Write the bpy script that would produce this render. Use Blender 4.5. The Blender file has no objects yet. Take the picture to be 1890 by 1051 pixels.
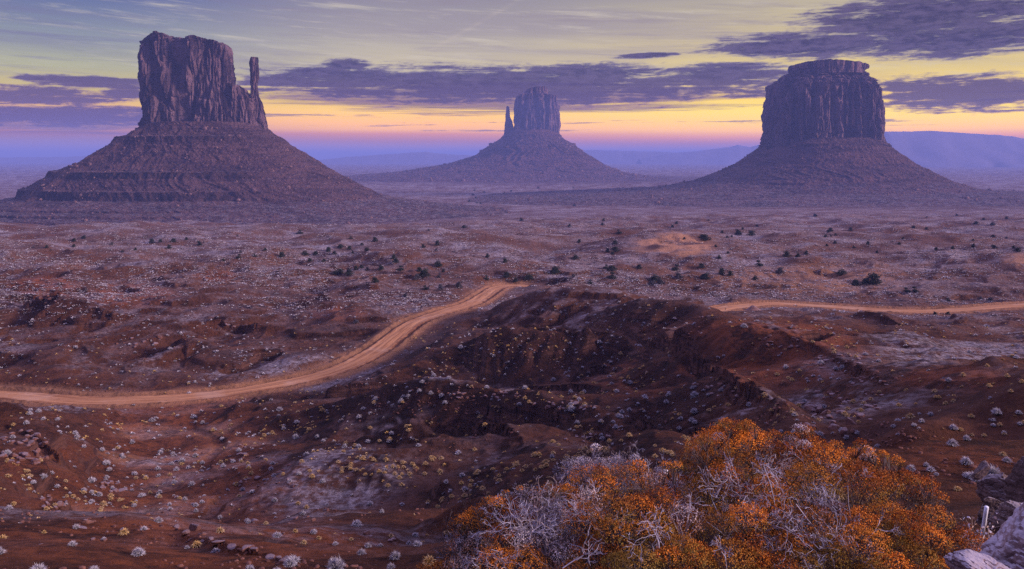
import bpy, math, random
import numpy as np
from mathutils import Vector

# ------------------------------------------------------------------ constants
F = 1637.0            # focal length in photo pixels (photo 1890 wide)
CX, HY = 945.0, 290.0 # principal column, horizon row
CAMZ = 100.0
SC = bpy.context.scene
COL = SC.collection
random.seed(7)
RNG = np.random.default_rng(7)

def P(px, py, d):
    """world point seen at photo pixel (px,py) at depth d"""
    return np.array([(px - CX) / F * d, d, CAMZ - (py - HY) / F * d])

# ------------------------------------------------------------------ camera
cam = bpy.data.cameras.new('camera')
cam.sensor_width = 36.0
cam.lens = 36.0 * F / 1890.0
cam.shift_y = -(525.5 - HY) / 1890.0
cam.clip_start = 0.1
cam.clip_end = 120000.0
camo = bpy.data.objects.new('camera', cam)
COL.objects.link(camo)
camo.location = (0, 0, CAMZ)
camo.rotation_euler = (math.pi / 2, 0, 0)
SC.camera = camo
SC.view_settings.view_transform = 'Standard'
SC.view_settings.look = 'None'
SC.view_settings.exposure = 0.0
SC.view_settings.gamma = 1.0
SC.render.film_transparent = False
cy = SC.cycles
cy.max_bounces = 5
cy.diffuse_bounces = 2
cy.glossy_bounces = 2
cy.transparent_max_bounces = 8
cy.volume_bounces = 0
cy.use_denoising = False
try:
    cy.denoising_prefilter = 'ACCURATE'
    cy.denoising_input_passes = 'RGB_ALBEDO_NORMAL'
except Exception:
    pass
cy.use_adaptive_sampling = False
cy.sample_clamp_indirect = 4.0

# ------------------------------------------------------------------ node DSL
class N:
    def __init__(self, tree): self.t = tree; self.n = tree.nodes; self.l = tree.links
    def node(self, typ, **kw):
        nd = self.n.new(typ)
        for k, v in kw.items(): setattr(nd, k, v)
        return nd
    def put(self, sock, v):
        if isinstance(v, E): self.l.new(v.s, sock)
        elif isinstance(v, (tuple, list)):
            if len(v) == 3 and sock.type == 'RGBA': v = (*v, 1.0)
            sock.default_value = v
        else: sock.default_value = v
    def math(self, op, a, b=0.0, c=None, clamp=False):
        nd = self.node('ShaderNodeMath', operation=op, use_clamp=clamp)
        self.put(nd.inputs[0], a); self.put(nd.inputs[1], b)
        if c is not None: self.put(nd.inputs[2], c)
        return E(self, nd.outputs[0])
    def mix(self, f, a, b, mode='MIX', clampf=True):
        nd = self.node('ShaderNodeMix', data_type='RGBA', blend_type=mode, clamp_factor=clampf)
        self.put(nd.inputs['Factor'], f); self.put(nd.inputs[6], a); self.put(nd.inputs[7], b)
        return E(self, nd.outputs[2])
    def vec(self, x, y, z):
        nd = self.node('ShaderNodeCombineXYZ')
        for i, v in enumerate((x, y, z)): self.put(nd.inputs[i], v)
        return E(self, nd.outputs[0])
    def xyz(self, v):
        nd = self.node('ShaderNodeSeparateXYZ'); self.put(nd.inputs[0], v)
        return [E(self, o) for o in nd.outputs]
    def noise(self, v, scale=1.0, detail=4.0, rough=0.55, dist=0.0, typ=None):
        nd = self.node('ShaderNodeTexNoise')
        if typ: nd.noise_type = typ
        self.put(nd.inputs['Vector'], v); nd.inputs['Scale'].default_value = scale
        nd.inputs['Detail'].default_value = detail; nd.inputs['Roughness'].default_value = rough
        nd.inputs['Distortion'].default_value = dist
        return E(self, nd.outputs['Fac'])
    def voronoi(self, v, scale=1.0, feature='F1', out='Distance', rand=1.0):
        nd = self.node('ShaderNodeTexVoronoi', feature=feature)
        self.put(nd.inputs['Vector'], v); nd.inputs['Scale'].default_value = scale
        nd.inputs['Randomness'].default_value = rand
        return E(self, nd.outputs[out])
    def sstep(self, x, a, b):
        nd = self.node('ShaderNodeMapRange', interpolation_type='SMOOTHSTEP')
        self.put(nd.inputs[0], x); self.put(nd.inputs[1], a); self.put(nd.inputs[2], b)
        return E(self, nd.outputs[0])
    def ramp(self, x, stops):
        nd = self.node('ShaderNodeValToRGB'); cr = nd.color_ramp
        while len(cr.elements) < len(stops): cr.elements.new(0.5)
        for e, (p, c) in zip(cr.elements, stops): e.position = p; e.color = (*c, 1.0)
        self.put(nd.inputs[0], x)
        return E(self, nd.outputs[0])
    def attr(self, name, out='Fac'):
        nd = self.node('ShaderNodeAttribute', attribute_name=name)
        return E(self, nd.outputs[out])

class E:
    def __init__(self, nb, s): self.nb = nb; self.s = s
    def __add__(a, b): return a.nb.math('ADD', a, b)
    __radd__ = __add__
    def __mul__(a, b): return a.nb.math('MULTIPLY', a, b)
    __rmul__ = __mul__
    def __sub__(a, b): return a.nb.math('SUBTRACT', a, b)
    def __rsub__(a, b): return a.nb.math('SUBTRACT', b, a)
    def __truediv__(a, b): return a.nb.math('DIVIDE', a, b)
    def pow(a, b): return a.nb.math('POWER', a, b)
    def abs(a): return a.nb.math('ABSOLUTE', a)
    def max(a, b): return a.nb.math('MAXIMUM', a, b)
    def min(a, b): return a.nb.math('MINIMUM', a, b)
    def clamp(a): return a.nb.math('ADD', a, 0.0, clamp=True)

def srgb(r, g, b):
    f = lambda c: c / 12.92 if c <= 0.04045 else ((c + 0.055) / 1.055) ** 2.4
    return (f(r / 255), f(g / 255), f(b / 255))

# ------------------------------------------------------------------ sky
HAZE_TOP = CAMZ + 243.0
HAZE_D = 1.15e-4
HAZE_L = np.array(srgb(98, 96, 156))   # what the lit air looks like
SUN_EL, SUN_AZ = math.radians(16), math.radians(106)   # azimuth to the right of the view direction

def build_world():
    w = bpy.data.worlds.new('World'); SC.world = w; w.use_nodes = True
    nt = w.node_tree; nt.nodes.clear(); b = N(nt)
    tc = b.node('ShaderNodeTexCoord')
    dirv = E(b, tc.outputs['Generated'])
    x, y, z = b.xyz(dirv)
    A = b.math('ARCTAN2', x, y)              # azimuth, right positive
    El = b.math('ARCSINE', z)                # elevation
    def ae(px, py):
        u = (px - CX) / F; v = (HY - py) / F
        return math.atan(u), math.atan2(v, math.sqrt(1 + u * u))
    # ---- clear-sky colour by elevation, for the left and the right of the view
    ER = 0.20
    def stops(rows):
        out = []
        for py, c in rows:
            e = max(0.0, (HY - py) / F)
            T = math.exp(-HAZE_D * (HAZE_TOP - CAMZ) / max(e, 0.004))
            T = max(T, 0.12)
            s = (np.array(srgb(*c)) - (1 - T) * HAZE_L) / T
            s = np.clip(s, 0.004, 3.6)
            out.append((min(1.0, e / ER), tuple(s)))
        return out
    left = b.ramp(El / ER, stops([(290, (128, 112, 160)), (262, (128, 108, 150)), (250, (146, 106, 128)), (234, (206, 148, 98)), (215, (232, 180, 90)),
                                  (180, (200, 178, 112)), (140, (178, 176, 140)), (95, (146, 154, 156)), (50, (116, 128, 156)), (0, (78, 92, 156)), (-30, (70, 84, 156))]))
    mid = b.ramp(El / ER, stops([(290, (135, 118, 165)), (262, (146, 110, 130)), (248, (196, 132, 90)), (240, (236, 172, 50)), (228, (255, 188, 30)), (205, (255, 205, 66)),
                                 (180, (236, 198, 92)), (140, (203, 188, 152)), (90, (186, 176, 160)), (50, (164, 157, 158)), (0, (140, 136, 152)), (-30, (110, 110, 155))]))
    right = b.ramp(El / ER, stops([(290, (140, 120, 165)), (266, (150, 112, 130)), (254, (214, 146, 84)), (244, (246, 186, 44)), (232, (255, 204, 40)), (210, (255, 222, 70)),
                                   (180, (252, 212, 90)), (140, (228, 202, 122)), (95, (216, 194, 134)), (50, (202, 186, 144)), (0, (182, 172, 150)), (-30, (130, 125, 150))]))
    aL, _ = ae(120, 0); aM, _ = ae(760, 0); aR, _ = ae(1560, 0)
    sky = b.mix(b.sstep(A, aL, aM), left, mid)
    sky = b.mix(b.sstep(A, aM, aR), sky, right)
    # ---- high cirrus veil, long streaks rising slightly to the right
    v1 = b.vec(A * 2.2 - El * 6.0, El * 34.0 + A * 2.0, 0.3)
    ci = b.noise(v1, 1.3, 6, 0.6, 0.6)
    ci2 = b.noise(b.vec(A * 1.5, El * 80.0, 2.0), 1.0, 5, 0.65, 0.4)
    cirr = b.sstep(ci * 0.65 + ci2 * 0.35, 0.38, 0.66) * b.sstep(El, 0.065, 0.12)
    sky = b.mix(cirr * 0.62, sky, b.mix(b.sstep(A, aL, aM), (0.20, 0.19, 0.30), (0.36, 0.31, 0.32)))
    fine = b.noise(b.vec(A * 9.0, El * 120.0 + A * 7.0, 5.0), 1.0, 6, 0.7, 0.3)
    sky = b.mix(b.sstep(fine, 0.5, 0.75) * b.sstep(El, 0.055, 0.09) * 0.5, sky, (0.78, 0.69, 0.50))
    fine2 = b.noise(b.vec(A * 5.0 + 3.0, El * 95.0 + A * 4.0, 8.0), 1.0, 7, 0.72, 0.5)
    sky = b.mix(b.sstep(fine2, 0.5, 0.7) * b.sstep(El, 0.06, 0.10) * 0.5, sky, b.mix(b.sstep(A, aL, aM), (0.19, 0.18, 0.30), (0.31, 0.25, 0.28)))
    # ---- contrail, faint and slanted
    a0, e0 = ae(950, 5); a1, e1 = ae(790, 95)
    sl = (e1 - e0) / (a1 - a0)
    dct = (El - e0 - (A - a0) * sl).abs()
    ctr = (1.0 - b.sstep(dct, 0.0004, 0.004)) * b.sstep(A, a1 - 0.03, a1 + 0.02) * (1.0 - b.sstep(A, a0 - 0.005, a0 + 0.01))
    sky = b.mix(ctr * 0.10 * b.sstep(fine, 0.3, 0.6), sky, (0.85, 0.68, 0.5))
    # ---- dark cloud decks, each a soft region in azimuth / elevation eaten into by noise
    warp = b.noise(b.vec(A * 14.0, El * 60.0, 7.0), 1.0, 5, 0.6)
    nA = b.noise(b.vec(A * 19.0, El * 125.0 - A * 4.0, 1.0), 1.0, 10, 0.70, 0.35)
    nB = b.noise(b.vec(A * 60.0, El * 190.0, 4.0), 1.0, 6, 0.62, 0.5)
    nS = b.noise(b.vec(A * 4.5, El * 190.0, 9.0), 1.0, 6, 0.62, 0.3)
    nz = nA * 0.52 + nB * 0.2 + nS * 0.28
    def deck(px, py, rx, ry, tilt=0.0, top=None):
        a0, e0 = ae(px, py); da = rx / F * 0.86; de = ry / F
        p = (A - a0) / da
        q = (El - e0 - (A - a0) * tilt) / de
        d = (p * p + q * q)
        return 1.0 - d                            # 1 at centre, 0 on the rim
    decks = [deck(955, 160, 660, 42, -0.004), deck(560, 150, 140, 18), deck(760, 148, 240, 20), deck(1080, 136, 200, 22, 0.0), deck(640, 121, 62, 14), deck(620, 140, 190, 22),
             deck(1500, 84, 250, 25, 0.0), deck(1780, 70, 260, 34, 0.03), deck(1720, 22, 260, 38, 0.02), deck(1660, 50, 180, 20, 0.02),
             deck(1770, 172, 220, 34, -0.01), deck(1330, 140, 170, 26, 0.0), deck(1190, 103, 75, 6, 0.03),
             deck(60, 178, 190, 20, 0.0), deck(170, 152, 130, 12, -0.02), deck(230, 172, 60, 18), deck(120, 215, 300, 22, 0.02), deck(60, 145, 40, 5)]
    dm = decks[0]
    for k in decks[1:]: dm = dm.max(k)
    cov = dm.max(-1.2) * 0.62 + (nz - 0.5) * 3.4 + 0.04
    alpha = b.sstep(cov, -0.06, 0.40)
    # low thin streaks near the orange band
    low = b.sstep(nS * 0.7 + nA * 0.3, 0.55, 0.62) * b.sstep(El, 0.022, 0.03) * (1.0 - b.sstep(El, 0.06, 0.075)) * 0.75
    # stratus veil under the main deck
    veil = b.sstep((deck(940, 180, 560, 34, 0.0)).max(deck(150, 222, 330, 26, 0.0)).max(-1.0) * 0.7 + (nS - 0.47) * 2.2, 0.0, 0.6) * 0.85
    # cloud colour: violet body, paler where thin, warm-lit at its underside near the bright band
    body = b.mix(b.sstep(nA * 0.35 + nB * 0.65, 0.40, 0.60), (0.026, 0.020, 0.070), (0.105, 0.075, 0.155))
    body = b.mix(b.sstep(El, 0.105, 0.055), body, b.mix(b.sstep(A, aL, aM), (0.13, 0.07, 0.125), (0.105, 0.058, 0.09)))
    edge = b.mix(b.sstep(El, 0.09, 0.05), (0.30, 0.25, 0.30), (0.62, 0.30, 0.16))
    ccol = b.mix(b.sstep(cov, 0.05, 0.5), edge, body)
    sky = b.mix(low, sky, (0.26, 0.135, 0.12))
    sky = b.mix(veil, sky, b.mix(b.sstep(A, aL, aM), (0.18, 0.10, 0.145), (0.17, 0.088, 0.088)))
    sky = b.mix(alpha * 0.96, sky, ccol)
    # ---- above and behind the view: lighting dome added over a Nishita sky
    st = b.node('ShaderNodeTexSky', sky_type='NISHITA', sun_disc=False)
    st.sun_elevation = SUN_EL; st.sun_rotation = SUN_AZ
    st.air_density = 1.6; st.dust_density = 1.0; st.ozone_density = 3.0
    fw = y * 0.5 + 0.5
    dome = b.mix(b.sstep(fw, 0.15, 1.0), (0.22, 0.21, 0.52), (1.22, 1.05, 1.95))  # violet fill, bright ahead and dim behind so camera-facing slopes darken
    fill_sky = b.mix(0.25, dome, b.mix(1.0, E(b, st.outputs[0]), (0.12, 0.09, 0.12), 'MULTIPLY'))
    up = b.sstep(El, 0.17, 0.42)
    back = b.sstep(A.abs(), 0.75, 1.5)
    sky = b.mix(up.max(back), sky, fill_sky)
    sky = b.mix(b.sstep(El, 0.0, -0.02), sky, (0.05, 0.035, 0.05))
    bg = b.node('ShaderNodeBackground'); b.put(bg.inputs[0], sky); bg.inputs[1].default_value = 1.0
    out = b.node('ShaderNodeOutputWorld'); nt.links.new(bg.outputs[0], out.inputs[0])
    w.cycles.sampling_method = 'MANUAL'; w.cycles.sample_map_resolution = 1024
build_world()

sun = bpy.data.lights.new('sun', 'SUN'); sun.energy = 4.9; sun.angle = math.radians(11); sun.color = (1.0, 0.80, 0.82)
suno = bpy.data.objects.new('sun', sun); COL.objects.link(suno)
sd = Vector((math.sin(SUN_AZ) * math.cos(SUN_EL), math.cos(SUN_AZ) * math.cos(SUN_EL), math.sin(SUN_EL)))
suno.rotation_euler = sd.to_track_quat('Z', 'Y').to_euler()
suno.location = (0, 0, 900)

# ------------------------------------------------------------------ numpy noise
def _h(ix, iy, iz, seed):
    h = (ix.astype(np.uint32) * np.uint32(374761393) + iy.astype(np.uint32) * np.uint32(668265263)
         + iz.astype(np.uint32) * np.uint32(2147483647 ^ 0x5bd1e995) + np.uint32(seed * 144665 + 12345))
    h ^= h >> np.uint32(13); h *= np.uint32(1274126177); h ^= h >> np.uint32(16)
    h *= np.uint32(2246822519); h ^= h >> np.uint32(13)
    return h
def pn2(x, y, seed=0):
    x = np.asarray(x, np.float64); y = np.asarray(y, np.float64)
    xf = np.floor(x); yf = np.floor(y); ix = xf.astype(np.int64); iy = yf.astype(np.int64)
    fx = (x - xf).astype(np.float32); fy = (y - yf).astype(np.float32)
    u = fx * fx * fx * (fx * (fx * 6 - 15) + 10); v = fy * fy * fy * (fy * (fy * 6 - 15) + 10)
    zz = np.zeros_like(ix)
    def g(dx, dy):
        a = _h(ix + dx, iy + dy, zz, seed).astype(np.float32) * np.float32(2 * math.pi / 4294967296.0)
        return np.cos(a) * (fx - dx) + np.sin(a) * (fy - dy)
    a = g(0, 0); b = g(1, 0); c = g(0, 1); d = g(1, 1)
    return ((a + (b - a) * u) * (1 - v) + (c + (d - c) * u) * v) * 1.45
def pn3(x, y, z, seed=0):
    x = np.asarray(x, np.float64); y = np.asarray(y, np.float64); z = np.asarray(z, np.float64)
    xf, yf, zf = np.floor(x), np.floor(y), np.floor(z)
    ix, iy, iz = xf.astype(np.int64), yf.astype(np.int64), zf.astype(np.int64)
    fx, fy, fz = (x - xf), (y - yf), (z - zf)
    s = lambda t: t * t * t * (t * (t * 6 - 15) + 10)
    u, v, w = s(fx), s(fy), s(fz)
    def g(dx, dy, dz):
        h = _h(ix + dx, iy + dy, iz + dz, seed)
        a = (h & np.uint32(0xffff)).astype(np.float64) * (2 * math.pi / 65536.0)
        c = (h >> np.uint32(16)).astype(np.float64) / 32768.0 - 1.0
        r = np.sqrt(np.maximum(0, 1 - c * c))
        return r * np.cos(a) * (fx - dx) + r * np.sin(a) * (fy - dy) + c * (fz - dz)
    l = lambda a, b, t: a + (b - a) * t
    return l(l(l(g(0,0,0), g(1,0,0), u), l(g(0,1,0), g(1,1,0), u), v),
             l(l(g(0,0,1), g(1,0,1), u), l(g(0,1,1), g(1,1,1), u), v), w) * 1.35
def ss(x, a, b):
    t = np.clip((x - a) / (b - a), 0, 1); return t * t * (3 - 2 * t)
def smax(a, b, k):
    h = np.clip(0.5 + 0.5 * (a - b) / k, 0, 1)
    return b + (a - b) * h + k * h * (1 - h)

# ------------------------------------------------------------------ mesh helpers
def mesh_np(name, verts, faces, mat=None, parent=None, smooth=False, attrs=None, mats=None):
    """faces: (n,3) or (n,4) int array, or list of such arrays"""
    me = bpy.data.meshes.new(name)
    fl = faces if isinstance(faces, list) else [faces]
    fl = [np.asarray(f, np.int32) for f in fl if len(f)]
    verts = np.asarray(verts, np.float32)
    me.vertices.add(len(verts)); me.vertices.foreach_set('co', verts.ravel())
    loops = np.concatenate([f.ravel() for f in fl]); sizes = np.concatenate([np.full(len(f), f.shape[1], np.int32) for f in fl])
    me.loops.add(len(loops)); me.loops.foreach_set('vertex_index', loops)
    starts = np.concatenate([[0], np.cumsum(sizes)[:-1]]).astype(np.int32)
    me.polygons.add(len(sizes)); me.polygons.foreach_set('loop_start', starts)
    me.polygons.foreach_set('use_smooth', np.full(len(sizes), bool(smooth)))
    me.update(calc_edges=True)
    if attrs:
        for k, a in attrs.items():
            at = me.attributes.new(k, 'FLOAT', 'POINT'); at.data.foreach_set('value', np.asarray(a, np.float32))
    if mat: me.materials.append(mat)
    o = bpy.data.objects.new(name, me); COL.objects.link(o)
    if parent: o.parent = parent
    return o
def grid_faces(nr, nc, wrap=False):
    i = np.arange(nr - 1)[:, None]; j = np.arange(nc if wrap else nc - 1)[None, :]
    j2 = (j + 1) % nc
    a = i * nc + j; b_ = i * nc + j2; c = (i + 1) * nc + j2; d = (i + 1) * nc + j
    return np.stack([a, b_, c, d], -1).reshape(-1, 4)
def tag(o, label=None, cat=None, group=None, kind=None):
    if label: o['label'] = label
    if cat: o['category'] = cat
    if group: o['group'] = group
    if kind: o['kind'] = kind
    return o
def empty(name, loc, label, cat, group=None):
    o = bpy.data.objects.new(name, None); COL.objects.link(o); o.location = loc; o.empty_display_size = 0.2
    return tag(o, label, cat, group)

def new_mat(name, rough=0.9, spec=0.15):
    m = bpy.data.materials.new(name); m.use_nodes = True
    nt = m.node_tree; b = N(nt); bs = nt.nodes['Principled BSDF']
    bs.inputs['Roughness'].default_value = rough
    bs.inputs['Specular IOR Level'].default_value = spec
    return m, b, bs
def bump(b, bs, h, strength=0.5, dist=0.1):
    nd = b.node('ShaderNodeBump'); nd.inputs['Strength'].default_value = strength; nd.inputs['Distance'].default_value = dist
    b.put(nd.inputs['Height'], h); b.l.new(nd.outputs[0], bs.inputs['Normal'])
def pos(b):
    g = b.node('ShaderNodeNewGeometry'); return E(b, g.outputs['Position']), E(b, g.outputs['Normal'])

# ------------------------------------------------------------------ terrain
def geo(a, b, n): return np.exp(np.linspace(math.log(a), math.log(b), n, endpoint=False))
D_ROWS = np.concatenate([geo(1.0, 15, 110), geo(15, 60, 270), geo(60, 330, 600), geo(330, 1500, 210), geo(1500, 14000, 90), np.array([14000, 18000, 26000, 40000, 60000.])])
PX_COLS = np.concatenate([np.linspace(-1500, -60, 90, endpoint=False), np.linspace(-60, 1950, 1060, endpoint=False), np.linspace(1950, 3400, 90)])
NR, NC = len(D_ROWS), len(PX_COLS)
DG = np.repeat(D_ROWS[:, None], NC, 1); PXG = np.repeat(PX_COLS[None, :], NR, 0)
XG = (PXG - CX) / F * DG; YG = DG

CTRL = []   # (px, depth, drop)
for px in (-1400, -700, 0, 500, 945, 1400, 1890, 2600, 3300):
    for d, dr in ((1.0, 1.75), (2.5, 1.95), (5, 2.75), (9, 4.4), (330, 44.2), (360, 45), (520, 51), (700, 59), (900, 67), (1150, 77), (1500, 88), (2000, 98.5), (3000, 100), (6000, 100), (14000, 100), (60000, 100)):
        CTRL.append((px, d, dr))
for px in (-1400, -700, -200, 120, 400, 560):
    CTRL = [c for c in CTRL if not (c[0] == px and 800 < c[1] < 2500)]
    for d, dr in ((820, 66), (920, 78), (1010, 92), (1200, 101), (1500, 101)): CTRL.append((px, d, dr))
CTRL = [c for c in CTRL if not (c[0] in (0, 500, 945) and 800 < c[1] < 1600)] + [(945, 900, 69), (945, 1150, 83), (945, 1500, 95), (780, 1150, 88)]
PIX = [(0,1051,22),(0,1000,30),(0,962,40),(0,925,58),(0,865,82),(0,800,103),(0,772,116),(0,768,135),(0,738,165),(0,700,182),(0,600,235),(0,550,285),
 (150,1051,22),(150,1000,31),(150,957,44),(150,958,60),(150,880,84),(150,822,106),(150,782,132),(150,742,163),(150,690,185),(150,620,225),(150,560,275),
 (300,1051,22),(300,1000,32),(300,950,47),(300,1020,65),(285,925,86),(290,872,104),(310,810,137),(320,765,156),(300,742,163),(300,690,186),(300,600,236),(300,550,285),
 (420,1051,22),(420,1000,32),(420,956,46),(420,990,66),(395,925,88),(400,870,108),(420,800,138),(440,745,160),(440,718,168),(450,680,190),(450,600,238),
 (560,1051,23),(560,1000,33),(560,962,45),(560,945,70),(550,880,96),(550,800,128),(580,740,155),(570,700,172),(600,640,205),(600,560,275),
 (700,1051,24),(700,992,39),(690,940,66),(690,890,86),(700,800,118),(720,745,142),(690,660,190),(720,620,208),(780,580,235),(760,540,285),
 (850,1051,22),(850,985,38),(850,925,60),(850,850,90),(860,780,114),(880,735,136),(870,690,160),(870,620,205),(890,560,262),(920,530,300),
 (1000,1051,20),(1000,940,48),(1000,880,68),(1000,820,90),(1000,770,112),(1000,700,142),(1000,650,178),(1000,600,215),(1000,560,262),
 (1120,900,46),(1100,860,66),(1100,800,90),(1100,730,118),(1100,690,145),(1120,640,178),(1120,590,225),(1120,560,265),
 (1250,880,38),(1250,810,68),(1250,740,96),(1250,670,128),(1250,630,160),(1250,590,210),(1250,572,255),
 (1450,880,28),(1450,810,50),(1450,740,76),(1450,670,112),(1450,625,155),(1450,598,202),(1450,575,252),
 (1560,860,28),(1560,800,46),(1560,740,72),(1560,690,100),(1560,645,140),(1560,605,195),(1560,578,250),
 (1680,960,12),(1680,905,20),(1680,830,34),(1680,795,42),(1680,755,64),(1680,700,94),(1680,665,130),(1680,625,185),(1680,590,232),(1680,574,258),
 (1850,970,10),(1850,900,20),(1850,830,33),(1850,785,42),(1850,748,56),(1850,712,84),(1850,690,115),(1850,645,165),(1850,602,222),(1850,570,260),
 (2100,950,12),(2100,890,20),(2100,780,42),(2100,720,84),(2100,640,165),(2100,570,260),(2600,780,42),(2600,640,165),(2600,570,260),(3300,640,165),
 (-300,1051,22),(-300,960,40),(-300,800,103),(-300,740,163),(-300,600,235),(-800,960,40),(-800,740,163),(-800,600,235),(-1400,740,163)]
for px, py, d in PIX: CTRL.append((px, d, (py - HY) / F * d))
CT = np.array(CTRL)
cu = (CT[:, 0] - CX) / 480.0; cl = np.log(CT[:, 1]) * 1.9
phi = lambda r2: np.sqrt(r2 + 0.04)
K = phi((cu[:, None] - cu[None]) ** 2 + (cl[:, None] - cl[None]) ** 2) 
K[np.diag_indices(len(K))] -= 0.03
Pm = np.stack([np.ones_like(cu), cu, cl], 1)
M = np.block([[K, Pm], [Pm.T, np.zeros((3, 3))]])
W = np.linalg.solve(M, np.concatenate([CT[:, 2], np.zeros(3)]))
def base_drop(px, d):
    sh = np.shape(px); u = (np.ravel(px) - CX) / 480.0; l = np.log(np.ravel(d)) * 1.9
    out = W[-3] + W[-2] * u + W[-1] * l
    for i in range(len(cu)):
        out = out + W[i] * phi((u - cu[i]) ** 2 + (l - cl[i]) ** 2)
    return out.reshape(sh)
# coarse evaluation then linear interpolation (smooth field)
cpx = np.linspace(-1500, 3400, 246); cld = np.linspace(0, math.log(60000.1), 420)
BD = base_drop(np.repeat(cpx[None], 420, 0), np.exp(np.repeat(cld[:, None], 246, 1)))
def base_fast(px, d):
    a = np.clip((px + 1500) / 4900 * 245, 0, 244.999); b = np.clip(np.log(d) / cld[-1] * 419, 0, 418.999)
    i = a.astype(int); j = b.astype(int); fa = a - i; fb = b - j
    return (BD[j, i] * (1 - fa) + BD[j, i + 1] * fa) * (1 - fb) + (BD[j + 1, i] * (1 - fa) + BD[j + 1, i + 1] * fa) * fb

# ridge crests: (photo px, photo py, depth); slope; crest softness; smooth width; rill strength
RIDGES = [
 ('S1', [(610,722,158),(690,700,163),(770,672,168),(850,640,172),(905,612,172),(950,598,172),(1040,606,168),(1140,617,164),(1230,640,150),(1330,668,132)], 0.62, 1.5, 1.2, .38),
 ('S2', [(520,778,136),(570,757,137),(640,735,136),(700,718,134),(757,701,132),(860,712,128),(960,728,122),(1080,742,112),(1180,752,100)], 0.60, 1.2, 1.0, .38),
 ('S3', [(530,872,102),(580,850,105),(630,826,106),(700,796,106),(757,776,106),(830,786,103),(900,800,98),(970,823,90),(1060,842,80)], 0.60, 1.0, 1.0, .38),
 ('S4', [(800,965,50),(880,925,50),(950,888,48),(1030,872,46),(1100,860,44)], 0.6, .6, .6, .3),
 ('T',  [(930,560,232),(985,540,224),(1060,531,218),(1120,535,212),(1150,552,205)], 0.42, 3.0, 1.5, .3),
 ('U',  [(1120,575,196),(1170,555,190),(1235,552,186),(1290,566,180),(1330,590,168)], 0.50, 2.5, 1.2, .3),
 ('V',  [(1320,592,142),(1400,606,132),(1470,628,124),(1540,655,116),(1590,690,104),(1620,730,88),(1660,775,70)], 0.55, 1.8, .8, .35),
 ('V2', [(1220,640,140),(1300,676,122),(1380,712,100),(1450,755,80),(1490,795,66)], 0.5, 1.2, .8, .35),
 ('X',  [(1500,605,210),(1560,584,205),(1610,577,200),(1670,590,196),(1740,606,190),(1830,630,182),(1900,655,170)], 0.46, 1.6, 1.2, .4),
 ('Y',  [(1660,690,108),(1720,666,104),(1790,684,98),(1850,702,92),(1960,716,86)], 0.42, 2.5, 1.2, .3),
 ('Z',  [(1700,790,58),(1780,762,60),(1840,738,60),(1900,716,60),(2000,690,60)], 0.5, 1.0, .8, .4),
 ('M',  [(405,735,160),(440,716,160),(480,722,159),(520,735,157)], 0.5, 1.2, .8, .3),
 ('L1', [(-150,770,118),(-20,768,112),(60,790,106),(140,822,98),(215,862,88),(250,900,78)], 0.5, 1.6, 1.0, .35),
 ('L2', [(100,850,98),(180,815,112),(240,800,120),(290,812,122)], 0.5, 1.0, .8, .35),
 ('B1', [(-80,590,232),(20,570,236),(90,545,240),(160,560,236),(200,590,228)], 0.5, 1.5, 1.2, .35),
 ('B2', [(-60,652,205),(40,640,206),(110,652,203),(150,668,198)], 0.4, 2.0, 1.2, .3),
 ('B3', [(150,690,186),(260,660,192),(340,628,200),(400,640,198),(440,668,190)], 0.42, 2.0, 1.2, .35),
 ('B4', [(380,640,212),(450,605,220),(500,598,222),(560,612,220),(620,622,214)], 0.45, 1.8, 1.2, .35),
 ('B5', [(200,540,300),(300,520,310),(400,500,322),(480,520,312)], 0.4, 2.0, 1.5, .35),
 ('B6', [(330,552,275),(420,545,280),(520,535,284),(580,550,276)], 0.45, 1.6, 1.2, .35),
 ('D1', [(540,505,390),(660,470,420),(760,445,450),(860,432,470),(980,440,480)], 0.16, 10., 3.0, .1),
 ('D2', [(1120,480,400),(1180,440,430),(1240,428,440),(1330,440,430),(1400,470,400)], 0.22, 8.0, 3.0, .1),
 ('D3', [(1330,500,330),(1420,492,335),(1540,505,330),(1640,525,315)], 0.22, 5.0, 2.0, .15),
]
def poly_field(X, Y, pts3, maxd):
    """distance, arclength, z of nearest point on a polyline, signed side, within maxd"""
    best = np.full(X.shape, 1e9); S = np.zeros_like(best); Z = np.zeros_like(best); side = np.zeros_like(best)
    acc = 0.0
    for p, q in zip(pts3[:-1], pts3[1:]):
        v = q[:2] - p[:2]; L2 = v @ v; L = math.sqrt(L2)
        lo = np.minimum(p[:2], q[:2]) - maxd; hi = np.maximum(p[:2], q[:2]) + maxd
        m = (X > lo[0]) & (X < hi[0]) & (Y > lo[1]) & (Y < hi[1])
        if m.any():
            x = X[m]; y = Y[m]
            t = np.clip(((x - p[0]) * v[0] + (y - p[1]) * v[1]) / L2, 0, 1)
            dx = x - p[0] - t * v[0]; dy = y - p[1] - t * v[1]; d = np.sqrt(dx * dx + dy * dy)
            bm = best[m]; k = d < bm
            for arr, val in ((best, d), (S, acc + t * L), (Z, p[2] + t * (q[2] - p[2])), (side, np.sign(v[0] * dy - v[1] * dx))):
                a = arr[m]; a[k] = val[k]; arr[m] = a
        acc += L
    return best, S, Z, side
def smooth_poly(pts, n=6):
    pts = np.array(pts, float); out = []
    for i in range(len(pts) - 1):
        p0 = pts[max(i - 1, 0)]; p1 = pts[i]; p2 = pts[i + 1]; p3 = pts[min(i + 2, len(pts) - 1)]
        for k in range(n):
            t = k / n
            out.append(0.5 * ((2 * p1) + (-p0 + p2) * t + (2 * p0 - 5 * p1 + 4 * p2 - p3) * t * t + (-p0 + 3 * p1 - 3 * p2 + p3) * t ** 3))
    out.append(pts[-1]); return np.array(out)

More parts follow.
